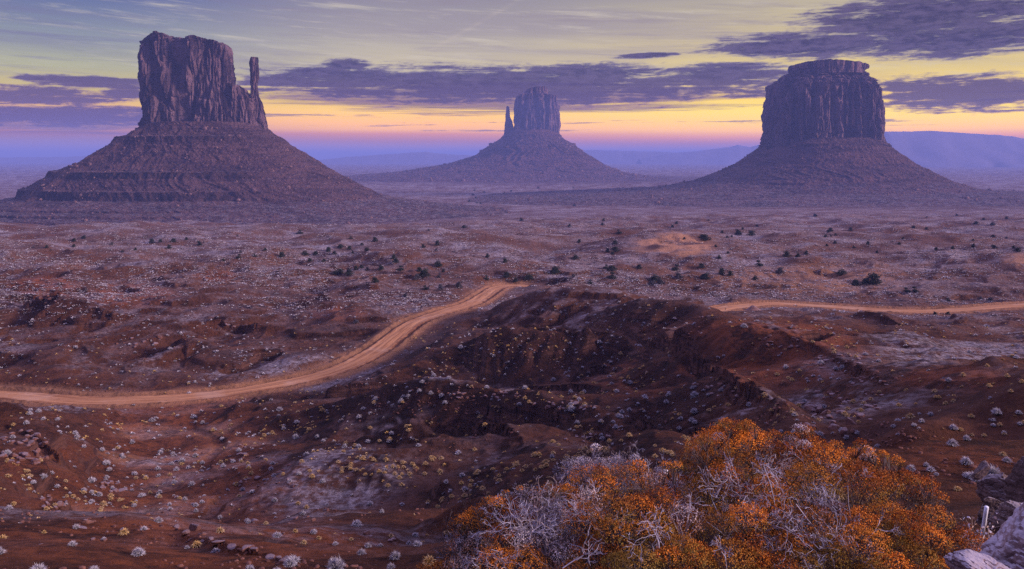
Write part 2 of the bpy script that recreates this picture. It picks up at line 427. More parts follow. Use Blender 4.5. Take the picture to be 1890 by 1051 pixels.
# roads and wash as photo pixel + depth
ROAD1 = [(-420,716,172),(-200,722,170),(0,728,168),(140,739,164),(260,738,164),(380,730,167),(480,715,172),(560,700,177),(630,680,184),(690,650,196),(730,620,209),(765,595,222),(815,577,236),(865,562,252),(895,545,276),(915,532,300),(940,527,312),(975,528,312)]
ROAD2 = [(1290,578,240),(1320,573,247),(1360,566,256),(1420,561,262),(1480,563,262),(1560,568,259),(1640,573,255),(1720,575,253),(1800,570,256),(1880,564,260),(2000,560,264),(2200,556,268)]
WASH = [(345,748,159),(330,775,149),(335,800,138),(345,830,126),(330,860,113),(310,890,101),(335,915,92),(320,945,82)]

GULLIES = [([(540,748,162),(650,742,158),(760,736,156),(900,728,154),(1050,712,150),(1200,700,140)], .30),
 ([(440,830,132),(520,825,126),(600,818,122),(720,814,118),(860,816,116),(1000,812,112),(1120,806,104)], .30),
 ([(540,945,80),(650,948,79),(760,955,74),(860,960,68),(960,945,60)], .28),
 ([(1180,770,112),(1260,790,98),(1340,820,80),(1390,860,64)], .3),
 ([(60,620,222),(160,610,216),(250,585,232),(330,575,246)], .3), ([(440,690,186),(520,655,200),(600,640,206),(680,625,212)], .3)]
SCARPS = [([(1120,583,192),(1200,615,165),(1260,655,142),(1330,690,116),(1390,725,96),(1440,760,80),(1480,805,64)], 2.2, 24),
 ([(820,727,124),(900,731,121),(960,742,117),(1040,752,112),(1120,757,107)], 2.0, 14), ([(1140,744,106),(1200,752,100),(1260,765,93),(1330,790,84)], 1.8, 12),
 ([(920,690,150),(980,686,146),(1060,694,140),(1130,700,132)], 1.6, 12),
 ([(1385,622,136),(1440,630,128),(1500,650,120),(1545,672,112),(1590,695,100),(1640,730,84)], .9, 18),
 ([(745,772,108),(800,790,105),(870,796,101),(930,812,96),(975,826,88)], 1.3, 9), ([(940,594,174),(1000,603,171),(1060,608,168),(1110,616,165)], 1.3, 9),
 ([(360,606,224),(410,598,224),(450,596,224),(500,612,220)], 2.6, 16), ([(40,560,242),(80,552,240),(115,556,238)], 4.5, 22), ([(150,585,232),(190,578,232),(220,590,228)], 2.4, 14),
 ([(240,635,204),(300,622,204),(360,632,200)], 2.2, 14), ([(20,800,104),(80,822,98),(130,850,90)], .9, 14), ([(60,915,66),(120,905,70),(180,890,78),(240,893,80)], 1.2, 12),
 ([(320,968,38),(370,985,33),(430,1008,29),(500,1020,27),(560,1035,25)], .35, 5), ([(1460,500,335),(1520,496,338),(1580,500,335)], 3.0, 25),
 ([(1060,640,160),(1100,628,166),(1140,622,168)], 1.6, 10), ([(1560,606,205),(1620,612,198),(1680,625,188)], 1.4, 10), ([(980,870,50),(1040,866,48),(1090,868,45)], 1.0, 5)]
def build_height(X, Y, PX, D, step):
    z = CAMZ - base_fast(PX, D)
    near = 1 - ss(D, 55, 75); midf = ss(D, 55, 80) * (1 - ss(D, 330, 420)); dune = ss(D, 300, 380) * (1 - ss(D, 900, 1400)); far = ss(D, 900, 1400)
    def oct(lam, seed, ridged=False):
        w = np.clip(lam / (step * 2.5) - 1, 0, 1)
        n = pn2(X / lam + seed * 3.7, Y / lam - seed * 1.3, seed)
        return (1 - 2 * np.abs(n) if ridged else n) * w
    wx = X + 8 * pn2(X / 45, Y / 45, 31); wy = Y + 8 * pn2(X / 45 + 9, Y / 45, 32)
    rg = 1 - 2.2 * np.abs(pn2(wx / 48, wy / 48, 41)); rg2 = 1 - 2.2 * np.abs(pn2(wx / 19, wy / 19, 42))
    leftbad = ss(D, 170, 190) * (1 - ss(D, 330, 400)) * (1 - ss(PX, 650, 850))
    # eroded spurs running down to the lower left, branching into rills
    ax_ = (wx * .80 + wy * .60); bx2 = (-wx * .60 + wy * .80)
    sp = 1 - 2.3 * np.abs(pn2(ax_ / 62, bx2 / 27, 43)); sp2 = 1 - 2.3 * np.abs(pn2(ax_ / 22 + 5, bx2 / 13, 44)); sp3 = 1 - 2.3 * np.abs(pn2(wx / 7.5, wy / 7.5, 45))
    z = z + midf * (1.5 * sp + .85 * sp2 + .30 * sp3 * np.clip(7.5 / (step * 2.5) - 1, 0, 1)) * (1 - .45 * leftbad) + leftbad * (rg * 2.2 + rg2 * 1.3 + .35 * sp3 - 0.6)
    z = z + dune * (3.2 * (1 - 2.2 * np.abs(pn2(wx / 150 + .4 * wy / 150, wy / 85, 46))) + 1.3 * (1 - 2.2 * np.abs(pn2(wx / 52, wy / 40, 47))) + 4.5 * pn2(X / 90, Y / 75, 51) + 2.6 * pn2(X / 36, Y / 34, 52) + 1.0 * (1 - 2 * np.abs(pn2(X / 24 + Y / 60, Y / 20, 57)))) + far * 1.2 * pn2(X / 300, Y / 300, 53) * 2
    z = z + far * ss(D, 3000, 8000) * 6 * pn2(X / 2500, Y / 1200, 54)
    for pts, k in GULLIES:
        w3 = np.array([P(*p) for p in smooth_poly(pts, 5)]); d, s, zc, side = poly_field(X, Y, w3, 40); m = d < 40
        dd = d[m] + 1.5 * pn2(X[m] / 8, Y[m] / 8, 64)
        z[m] = -smax(-z[m], -(zc[m] + k * np.maximum(dd - 1, 0) + 14 * ss(dd, 24, 38)), 1.5)
    dark = np.zeros_like(z); ridgen = np.zeros_like(z)
    for nm, pts, k, soft, sw, rill in RIDGES:
        w3 = np.array([P(*p) for p in smooth_poly(pts, 4)])
        md = 60 if nm[0] not in 'DW' else 260
        d, s, zc, side = poly_field(X, Y, w3, md)
        m = d < md
        dm = d[m]; sm_ = s[m] + 1.2 * pn2(X[m] / 5, Y[m] / 5, 60)
        rl = np.abs(pn2(sm_ / 7.0 + len(nm) * 11, dm / 60 + pts[0][0] * .1, 61)) * 1.2 + 0.55 * np.abs(pn2(sm_ / 2.6, dm / 30 + pts[0][1], 62))
        zr = zc[m] - k * (np.sqrt(dm * dm + soft * soft) - soft) * (1 + rill * (0.9 - rl * 1.6)) + 0.35 * pn2(sm_ / 3.0, dm * 0 + 3.3, 63)
        zn = smax(zr, z[m], sw); lift = ss(zn - z[m], 0.0, 5.0)
        z[m] = zn
        if nm in ('S1', 'S2', 'S3', 'S4', 'X', 'U', 'Z'):
            q = dark[m]; dark[m] = np.maximum(q, lift * (0.6 if nm in 'TV2Z' else 1.0))
        q = ridgen[m]; ridgen[m] = np.maximum(q, lift)
    # wash
    w3 = np.array([P(*p) for p in smooth_poly(WASH, 5)])
    d, s, zc, side = poly_field(X, Y, w3, 26)
    m = d < 26; dd = d[m] + 1.5 * pn2(X[m] / 6, Y[m] / 6, 71)
    z[m] = z[m] + (zc[m] + 0.012 * dd * dd - z[m]) * (1 - ss(dd, 5, 16))
    sg = d[m] * side[m]
    ch = 1 - ss(np.abs(sg - 2.0 - 5 * pn2(s[m] / 26, s[m] * 0 + .4, 72)), 0.4, 1.1)
    z[m] -= ch * 0.28 * (1 - ss(dd, 6, 11))
    wash = np.zeros_like(z); wash[m] = 1 - ss(dd, 6, 15)
    # medium and fine relief
    amp = midf + 0.6 * near * ss(D, 8, 25)
    z = z + amp * (0.55 * oct(11, 81) + 0.22 * oct(5.5, 82, True) + 0.13 * oct(2.4, 83, True) + 0.09 * oct(1.1, 84) + 0.05 * oct(.5, 85))
    z = z + near * (0.12 * oct(3.5, 86) + 0.05 * oct(.8, 87) + .03 * oct(.25, 88)) * ss(D, 4, 9)
    z = z + (dune + .25 * far) * (0.7 * oct(14, 89, True) + 0.4 * oct(6, 90))
    # strata: hard beds make ledges
    tw = z + 1.2 * pn2(X / 55, Y / 55, 91) + 0.25 * pn2(X / 9, Y / 9, 92)
    for per, seed, lo, hi, dlo, dhi, amt in ((3.1, 93, 0.12, 0.36, 55, 330, 0.75), (1.25, 94, 0.05, 0.3, 14, 70, 0.8), (2.0, 98, 0.1, .35, 170, 420, .7)):
        mk = ss(pn2(X / 34, Y / 34, seed), lo, hi) * ss(D, dlo, dlo * 1.25) * (1 - ss(D, dhi * .8, dhi)) * amt
        mk = mk * (1 - wash)
        q = tw / per; fl = np.floor(q); fr = q - fl
        edge = 0.62 + 0.12 * pn2(X / 4, Y / 4, seed + 3)
        stp = (fl + 0.45 * fr * (fr < edge) + np.where(fr >= edge, 0.45 * edge + (1 - 0.45 * edge) * ss(fr, edge, edge + 0.16), 0)) * per
        z = z + (stp - tw) * mk
    for pts, H, reach in SCARPS:
        w3 = np.array([P(*p) for p in smooth_poly(pts, 6)]); d, s, zc, side = poly_field(X, Y, w3, reach + 3); m = d < reach + 2
        Ltot = np.linalg.norm(np.diff(w3[:, :2], axis=0), axis=1).sum()
        sgd = -d[m] * np.where(side[m] == 0, 1, side[m]) + H * .22 * np.round(2.4 * pn2(X[m] / (H * .9), Y[m] / (H * .9), 65)) + H * .12 * pn2(X[m] / .9, Y[m] / .9, 66)
        endf = ss(s[m], 0, Ltot * .3) * (1 - ss(s[m], Ltot * .68, Ltot)) * (.75 + .5 * pn2(s[m] / 9, s[m] * 0 + .3, 67))
        drop = H * endf * (ss(sgd, -.1, .12 * H + .15) * .62 + ss(sgd, .3 * H, .45 * H + .15) * .38) * (1 - ss(np.abs(sgd), reach * .35, reach))
        rise = .25 * H * endf * np.exp(-(np.minimum(sgd, 0) / (reach * .3)) ** 2) * (sgd < 0)
        z[m] += rise - drop
    # roads
    roadm = np.zeros_like(z)
    for R, hw in ((ROAD1, 3.1), (ROAD2, 3.3)):
        w3 = np.array([P(*p) for p in smooth_poly(R, 6)])
        d, s, zc, side = poly_field(X, Y, w3, 24)
        m = d < 24
        k = 1 - ss(d[m] * np.where(side[m] < 0, .55, 1.0), hw + 0.6, hw + 7)
        z[m] = z[m] + (zc[m] - z[m]) * k
        bermd = d[m] + 0.35 * pn2(X[m] / 2, Y[m] / 2, 97)
        z[m] += 0.55 * np.exp(-((bermd - hw - 1.0) / 0.55) ** 2) * (0.5 + 0.7 * np.abs(pn2(X[m] / 1.5, Y[m] / 1.5, 96)))
        z[m] -= 0.45 * (1 - ss(d[m], hw - .3, hw + 0.4))
        roadm[m] = np.maximum(roadm[m], 1 - ss(d[m], hw + 1, hw + 4))
    return z, dark, ridgen, wash, roadm

# sample step per grid vertex
st_d = np.gradient(D_ROWS)[:, None] * np.ones((1, NC)); st_u = np.gradient(PX_COLS)[None, :] / F * DG
STEP = np.maximum(st_d, st_u)
ZG, DARK, RIDGE, WASHM, ROADM = build_height(XG, YG, PXG, DG, STEP)

LD = np.log(D_ROWS)
def gidx(px, d):
    j = np.interp(px, PX_COLS, np.arange(NC)); i = np.interp(d, D_ROWS, np.arange(NR))
    return i, j
def gsample(G, px, d):
    i, j = gidx(px, d); i = np.clip(i, 0, NR - 1.001); j = np.clip(j, 0, NC - 1.001)
    i0 = i.astype(int); j0 = j.astype(int); fi = i - i0; fj = j - j0
    return (G[i0, j0] * (1 - fj) + G[i0, j0 + 1] * fj) * (1 - fi) + (G[i0 + 1, j0] * (1 - fj) + G[i0 + 1, j0 + 1] * fj) * fi
PYG = HY + (CAMZ - ZG) / DG * F
RUNMIN = np.minimum.accumulate(PYG, 0)         # skyline seen so far, near to far
VIS = PYG <= RUNMIN + 1.0
def ray(px, py):
    """first terrain point on the line of sight -> (world xyz, depth)"""
    j = int(np.clip(round(float(np.interp(px, PX_COLS, np.arange(NC)))), 0, NC - 1))
    col = RUNMIN[:, j]; k = int(np.argmax(col <= py))
    if k == 0: k = 1
    a, b_ = PYG[k - 1, j], PYG[k, j]; t = np.clip((a - py) / max(a - b_, 1e-6), 0, 1)
    d = D_ROWS[k - 1] + t * (D_ROWS[k] - D_ROWS[k - 1])
    z = float(gsample(ZG, np.array([px]), np.array([d]))[0])
    return np.array([(px - CX) / F * d, d, z]), d

# ground cover masks (DARK is part dark soil, part painted shade on steep faces)
n1 = pn2(XG / 40, YG / 40, 101); n2 = pn2(XG / 12, YG / 12, 102)
flat = np.zeros_like(ZG)
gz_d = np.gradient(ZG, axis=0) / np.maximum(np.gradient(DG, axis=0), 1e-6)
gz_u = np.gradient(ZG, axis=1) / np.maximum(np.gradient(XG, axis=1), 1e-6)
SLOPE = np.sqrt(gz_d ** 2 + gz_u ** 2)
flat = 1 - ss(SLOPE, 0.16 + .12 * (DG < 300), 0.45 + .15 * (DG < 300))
VEG = ss(DG, 170, 230) * (0.35 + 0.65 * ss(DG, 260, 360)) * (0.75 + 0.5 * n1) * flat + 0.55 * (1 - ss(DG, 170, 230)) * flat * ss(n1 + .6 * n2, 0.15, 0.6) * ss(DG, 20, 40)
blob0 = lambda px, py, rx, ry: 1 - ss(((PXG - px) / rx) ** 2 + ((PYG - py) / ry) ** 2 + .5 * n1, 0.3, 1.15)
n3 = pn2(XG / 50, YG / 26, 103); n4 = pn2(XG / 16, YG / 9, 104)
VEG = VEG * (1 - ss(DG, 240, 330) * (1 - (.18 + .82 * ss(n3 + .7 * n4, -.45, .35))))
APRON = np.zeros_like(ZG)
for bpx, bd, r0, r1 in ((350, 1540, 330, 620), (1520, 2130, 420, 900), (985, 4160, 500, 1300)):
    bx_ = (bpx - CX) / F * bd; rr_ = np.sqrt((XG - bx_) ** 2 + ((YG - bd) * 1.1) ** 2) * (1 + .12 * n1)
    APRON = np.maximum(APRON, 1 - ss(rr_, r0, r1))
APRON = APRON * ss(DG, 700, 1000)
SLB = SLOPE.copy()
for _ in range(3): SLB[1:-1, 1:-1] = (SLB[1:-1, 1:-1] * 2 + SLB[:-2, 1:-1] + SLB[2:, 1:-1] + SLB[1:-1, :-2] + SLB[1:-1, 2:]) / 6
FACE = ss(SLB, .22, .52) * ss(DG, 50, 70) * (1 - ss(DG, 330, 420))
DARK = np.clip(np.maximum(DARK * (.35 + .65 * FACE), blob0(880, 770, 520, 200) * (DG < 235) * (.25 + .75 * FACE)) + .35 * FACE * (DG < 330), 0, 1)  # dark soil, with shade painted onto the steep faces to bring out relief
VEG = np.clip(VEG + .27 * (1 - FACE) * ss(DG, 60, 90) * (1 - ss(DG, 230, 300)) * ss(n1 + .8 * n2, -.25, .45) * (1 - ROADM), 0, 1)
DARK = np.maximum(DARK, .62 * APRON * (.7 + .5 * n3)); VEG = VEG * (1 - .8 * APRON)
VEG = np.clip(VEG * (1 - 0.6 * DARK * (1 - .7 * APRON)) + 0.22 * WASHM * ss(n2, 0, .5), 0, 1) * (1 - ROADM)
def blob(px, py, rx, ry):
    return 1 - ss(((PXG - px) / rx) ** 2 + ((PYG - py) / ry) ** 2, 0.3, 1.15)
SAND = np.clip(blob(1245, 452, 85, 26) * VIS * (DG > 320) * ss(n2, -.5, .1) + ROADM * .6 + .55 * blob(1880, 478, 40, 14) * (DG > 300) + .35 * blob(1500, 515, 210, 32) * (DG > 250), 0, 1)
VEG = VEG * (1 - 0.9 * SAND)
RUST = np.clip(blob(85, 530, 70, 22) + .8 * blob(240, 545, 90, 25) + .8 * blob(400, 510, 45, 12) + .6 * blob(620, 580, 60, 16) + .8 * blob(1340, 610, 90, 22) + .8 * blob(1760, 700, 110, 28) + .6 * blob(1740, 850, 150, 40)
               + .8 * blob(1450, 655, 170, 70) + .6 * blob(1180, 700, 120, 40) + .7 * blob(330, 1000, 420, 60) + .6 * blob(120, 880, 160, 70) + .5 * blob(300, 790, 120, 40), 0, 1)
RUST = np.maximum(RUST, .9 * WASHM * (.6 + .6 * ss(n2, -.3, .3)).clip(0, 1))
SAND = np.maximum(SAND, .3 * WASHM * ss(n2, -.2, .5))
VEG = VEG * (1 - 0.5 * RUST)

def mat_ground():
    m, b, bs = new_mat('desert_soil', 0.95, 0.1)
    p, nrm = pos(b)
    big = b.noise(p, 0.02, 5, 0.6); md = b.noise(p, 0.22, 6, 0.65); fn = b.noise(p, 1.6, 7, 0.7); gr = b.noise(p, 9.0, 4, 0.7)
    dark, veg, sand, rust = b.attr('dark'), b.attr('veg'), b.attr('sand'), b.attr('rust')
    soil = b.mix(b.sstep(md * .5 + fn * .5, 0.38, 0.62), (0.040, 0.0135, 0.0075), (0.150, 0.050, 0.021))
    soil = b.mix(b.sstep(big, 0.4, 0.65) * 0.5, soil, (0.125, 0.052, 0.033))
    soil = b.mix(b.attr('dune') * .75, soil, b.mix(b.sstep(fn, .38, .62), (.075, .034, .026), (.29, .145, .10)))
    soil = b.mix(rust * 0.8 * b.sstep(md * .6 + fn * .4, 0.38, 0.58), soil, (0.30, 0.082, 0.027))
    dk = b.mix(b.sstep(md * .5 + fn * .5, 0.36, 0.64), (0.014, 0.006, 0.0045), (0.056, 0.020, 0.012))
    soil = b.mix(dark * 0.92, soil, dk)  # chocolate soil and the painted-in shade of steep slopes
    soil = b.mix(sand * b.sstep(md + fn * .3, 0.3, 0.7), soil, (0.50, 0.24, 0.125))
    # bare bedrock where it is steep
    nx, ny, nzv = b.xyz(nrm)
    steep = b.sstep(nzv, 0.86, 0.62)
    px_, py_, pz_ = b.xyz(p)
    bed = b.noise(b.vec(px_ * 0.15, py_ * 0.15, pz_ * 2.2), 1.0, 6, 0.65)
    rock = b.mix(b.sstep(bed, 0.4, 0.62), (0.045, 0.021, 0.018), (0.15, 0.066, 0.046))
    soil = b.mix(steep * 0.8, soil, rock)
    # pebbles
    peb = b.voronoi(p, 3.2, 'F1'); soil = b.mix((1.0 - b.sstep(peb, 0.08, 0.22)) * b.sstep(gr, .45, .6) * 0.55, soil, (0.24, 0.13, 0.10))
    # frosted grass and frost crust on the flatter ground
    spk = b.noise(p, 0.85, 5, 0.75); spk2 = b.noise(p, 0.09, 4, 0.6)
    fz = veg * b.sstep(spk * .75 + spk2 * .45, 0.50, 0.68)
    frost = b.mix(b.sstep(fn, 0.35, 0.65), (0.22, 0.17, 0.175), (0.60, 0.53, 0.57))
    soil = b.mix(fz * 0.78, soil, frost)
    drk = b.sstep(b.noise(p, 0.35, 5, 0.75), 0.52, 0.66) * veg
    soil = b.mix(drk * 0.7, soil, (0.075, 0.062, 0.060))
    b.put(bs.inputs['Base Color'], soil)
    bump(b, bs, md * 0.9 + fn * 0.55 + gr * 0.12 + spk * 0.35 * veg, 1.0, 1.1)
    return m
MAT_G = mat_ground()
verts = np.stack([XG, YG, ZG], -1).reshape(-1, 3)
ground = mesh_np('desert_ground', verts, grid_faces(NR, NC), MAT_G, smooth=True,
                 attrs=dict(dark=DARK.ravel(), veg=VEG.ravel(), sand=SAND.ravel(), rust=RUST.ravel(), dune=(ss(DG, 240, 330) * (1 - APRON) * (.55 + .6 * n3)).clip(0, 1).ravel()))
tag(ground, 'red desert ground of ridges, gullies and dunes reaching to the horizon', None, None, 'structure')

# ------------------------------------------------------------------ buttes
def mat_butte(name, tint=(1, 1, 1), talus=False):
    m, b, bs = new_mat(name, 0.95, 0.08)
    p, nrm = pos(b); x, y, z = b.xyz(p)
    c = lambda r, g, bl: (r * tint[0], g * tint[1], bl * tint[2])
    if not talus:
        vs = b.noise(b.vec(x * 0.075, y * 0.075, z * 0.009), 1.0, 7, 0.68, 0.3)
        bd = b.noise(b.vec(x * 0.004, y * 0.004, z * 0.14), 1.0, 6, 0.6)
        fn = b.noise(p, 0.16, 6, 0.7)
        col = b.mix(b.sstep(vs, 0.41, 0.58), c(.052, .030, .038), c(.33, .185, .185))
        col = b.mix(b.sstep(bd, 0.5, 0.64) * 0.4, col, c(.14, .07, .06))
        col = b.mix(b.sstep(fn, 0.56, 0.72) * 0.5, col, c(.40, .20, .14))
        b.put(bs.inputs['Base Color'], col)
        bump(b, bs, vs * 6 + fn * 3.5 + bd * 1.5, 1.0, 4.5)
    else:
        bd = b.noise(b.vec(x * 0.012, y * 0.012, z * 0.10), 1.0, 7, 0.7, .4)
        fn = b.noise(p, 0.12, 7, 0.72); rk = b.voronoi(p, 0.16, 'F1'); rk2 = b.voronoi(p, 0.4, 'F1')
        nx, ny, nz = b.xyz(nrm)
        col = b.mix(b.sstep(bd, 0.36, 0.62), c(.085, .040, .034), c(.20, .092, .068))
        col = b.mix(b.sstep(fn, 0.55, 0.7) * 0.5, col, c(.34, .20, .16))
        col = b.mix((1.0 - b.sstep(rk, 0.12, 0.3)) * b.sstep(fn, .42, .6) * 0.75, col, c(.40, .25, .21))
        col = b.mix((1.0 - b.sstep(rk2, 0.1, 0.25)) * 0.4, col, c(.12, .06, .05))
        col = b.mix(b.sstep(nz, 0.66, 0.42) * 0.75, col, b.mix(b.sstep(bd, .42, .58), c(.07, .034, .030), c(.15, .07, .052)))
        col = b.mix(b.attr('bed') * .95, col, b.mix(b.sstep(b.noise(b.vec(x * .10, y * .10, z * .02), 1.0, 5, .6), .42, .6), c(.035, .018, .016), c(.13, .062, .048)))
        low = b.sstep(nz, .90, .985) * b.sstep(b.noise(p, .09, 6, .75), .45, .62)
        col = b.mix(low * .6, col, (.38, .32, .34))
        b.put(bs.inputs['Base Color'], col)
        bump(b, bs, fn * 4.0 + bd * .8 - rk * 1.6 - rk2 * .8, 1.0, 4.0)
    return m
MAT_CLIFF = mat_butte('sandstone_cliff'); MAT_TALUS = mat_butte('talus_slope', (.9, .97, 1.15), talus=True)

m_fr, b_fr, bs_fr = new_mat('fallen_rock', .95, .08); p_fr, _n = pos(b_fr)
b_fr.put(bs_fr.inputs['Base Color'], b_fr.mix(b_fr.sstep(b_fr.noise(p_fr, .12, 4, .7), .35, .65), (.08, .04, .036), (.27, .15, .125))); MAT_FALL = m_fr
def rock_base():
    t = (1 + 5 ** .5) / 2
    V = np.array([(-1, t, 0), (1, t, 0), (-1, -t, 0), (1, -t, 0), (0, -1, t), (0, 1, t), (0, -1, -t), (0, 1, -t), (t, 0, -1), (t, 0, 1), (-t, 0, -1), (-t, 0, 1)]) / 1.9
    Fc = np.array([(0,11,5),(0,5,1),(0,1,7),(0,7,10),(0,10,11),(1,5,9),(5,11,4),(11,10,2),(10,7,6),(7,1,8),(3,9,4),(3,4,2),(3,2,6),(3,6,8),(3,8,9),(4,9,5),(2,4,11),(6,2,10),(8,6,7),(9,8,1)])
    return V * np.array([1, .85, .8]), Fc
def loft(name, D, rows, top, bh, n, amp, seed, mat, parent, NT=520, NZ=150, NCAP=26, cap_noise=2.0, lam=(38, 14, 5), bed=True, yoff=0.0, flare=1.0):
    """cliff body: rows (py, xl, xr) give its width at each height, top (px, py) its crest line, bh its half depth"""
    rows = sorted(rows, key=lambda r: -r[0]); py = np.array([r[0] for r in rows], float)
    zz = CAMZ - (py - HY) / F * D; DX = D + .85 * yoff; XL = np.array([(r[1] - CX) / F * DX for r in rows]); XR = np.array([(r[2] - CX) / F * DX for r in rows])
    tx = np.array([(q[0] - CX) / F * DX for q in top]); tz = np.array([CAMZ - (q[1] - HY) / F * D for q in top])
    zb, zt = zz[0], zz[-1]
    th = np.linspace(0, 2 * math.pi, NT, endpoint=False)
    # more samples on the side that faces the viewer
    th = th + 0.55 * np.sin(2 * (th + math.pi / 2)) * 0.5 * 0 
    ct, st = np.cos(th), np.sin(th); e = 2.0 / n
    ex = np.sign(ct) * np.abs(ct) ** e; ey = np.sign(st) * np.abs(st) ** e
    V = []
    for k in range(NZ):
        t = k / (NZ - 1)
        z0 = zb + (zt - zb) * t
        xl = np.interp(z0, zz, XL); xr = np.interp(z0, zz, XR); xc, a = (xl + xr) / 2, (xr - xl) / 2
        bk = bh(t) if callable(bh) else bh
        xt = xc + a * ex
        ztop = np.interp(xt, tx, tz)
        z = zb + (ztop - zb) * t
        xl = np.interp(z, zz, XL); xr = np.interp(z, zz, XR); xc, a = (xl + xr) / 2, (xr - xl) / 2
        X = xc + a * ex; Y = D + yoff + bk * ey
        V.append(np.stack([X, Y, z], -1))
    V = np.array(V)                                          # NZ, NT, 3
    X, Y, Z = V[..., 0], V[..., 1], V[..., 2]
    nx = np.gradient(Y, axis=1) + 0; nyv = -np.gradient(X, axis=1)
    ln = np.sqrt(nx ** 2 + nyv ** 2) + 1e-6; nx /= ln; nyv /= ln
    wz = Z + 6 * pn3(X / 60, Y / 60, Z / 60, seed + 9)
    l1, l2, l3 = lam
    f1 = np.abs(pn3(X / l1, Y / l1, wz / (l1 * 7), seed)); f2 = np.abs(pn3(X / l2 + .7, Y / l2, wz / (l2 * 6), seed + 1)); f3 = np.abs(pn3(X / l3, Y / l3 + .3, wz / (l3 * 5), seed + 2))
    blk = pn3(X / (l2 * 1.5), Y / (l2 * 1.5), wz / (l2 * 2.2), seed + 3)
    sg = np.round(pn3(X / (l1 * .8), Y / (l1 * .8), wz / (l1 * 9), seed + 4) * 3) / 3
    dsp = amp * (1.7 * np.minimum(f1 * 2.2, .55) + 1.35 * np.minimum(f2 * 2.2, .5) + 0.75 * f3 - 0.85) + amp * 0.38 * np.round(blk * 2) / 2 + amp * .9 * sg
    if bed:
        fr = (Z - zb) / max(zt - zb, 1)
        lay = pn2(Z / 3.2, Z * 0 + .5, seed + 5) * (1 - ss(fr, 0.10, 0.22)) * 2.0 + pn2(Z / 4.5, Z * 0 + .9, seed + 6) * ss(fr, 0.86, 0.93) * 2.2
        dsp = dsp + lay * amp / 7 + amp * .15 * (1 - ss(fr, 0.09, 0.17))
    dsp = dsp - np.percentile(dsp, 88)
    X += nx * dsp; Y += nyv * dsp
    # crest roughness
    topn = -1.2 * cap_noise + pn2(X / 9, Y / 9, seed + 7) * cap_noise + np.round(pn2(X / 16, Y / 16, seed + 8) * 2) * cap_noise * .6
    tt = np.linspace(0, 1, NZ)[:, None]
    Z += topn * ss(tt, 0.9, 1.0)
    rings = [np.stack([X, Y, Z], -1)]
    xc, yc = X[-1].mean(), Y[-1].mean()
    for k in range(1, NCAP + 1):
        f = 1 - k / NCAP
        f = f if k < NCAP else 0.002
        cx = xc + (X[-1] - xc) * f; cyy = yc + (Y[-1] - yc) * f
        cz = np.interp(cx, tx, tz) - 1.2 * cap_noise + pn2(cx / 9, cyy / 9, seed + 7) * cap_noise + np.round(pn2(cx / 16, cyy / 16, seed + 8) * 2) * cap_noise * .6
        rings.append(np.stack([cx, cyy, cz], -1)[None])
    A = np.concatenate(rings, 0)
    o = mesh_np(name, A.reshape(-1, 3), grid_faces(len(A), NT, True), mat, parent, smooth=False)
    return o

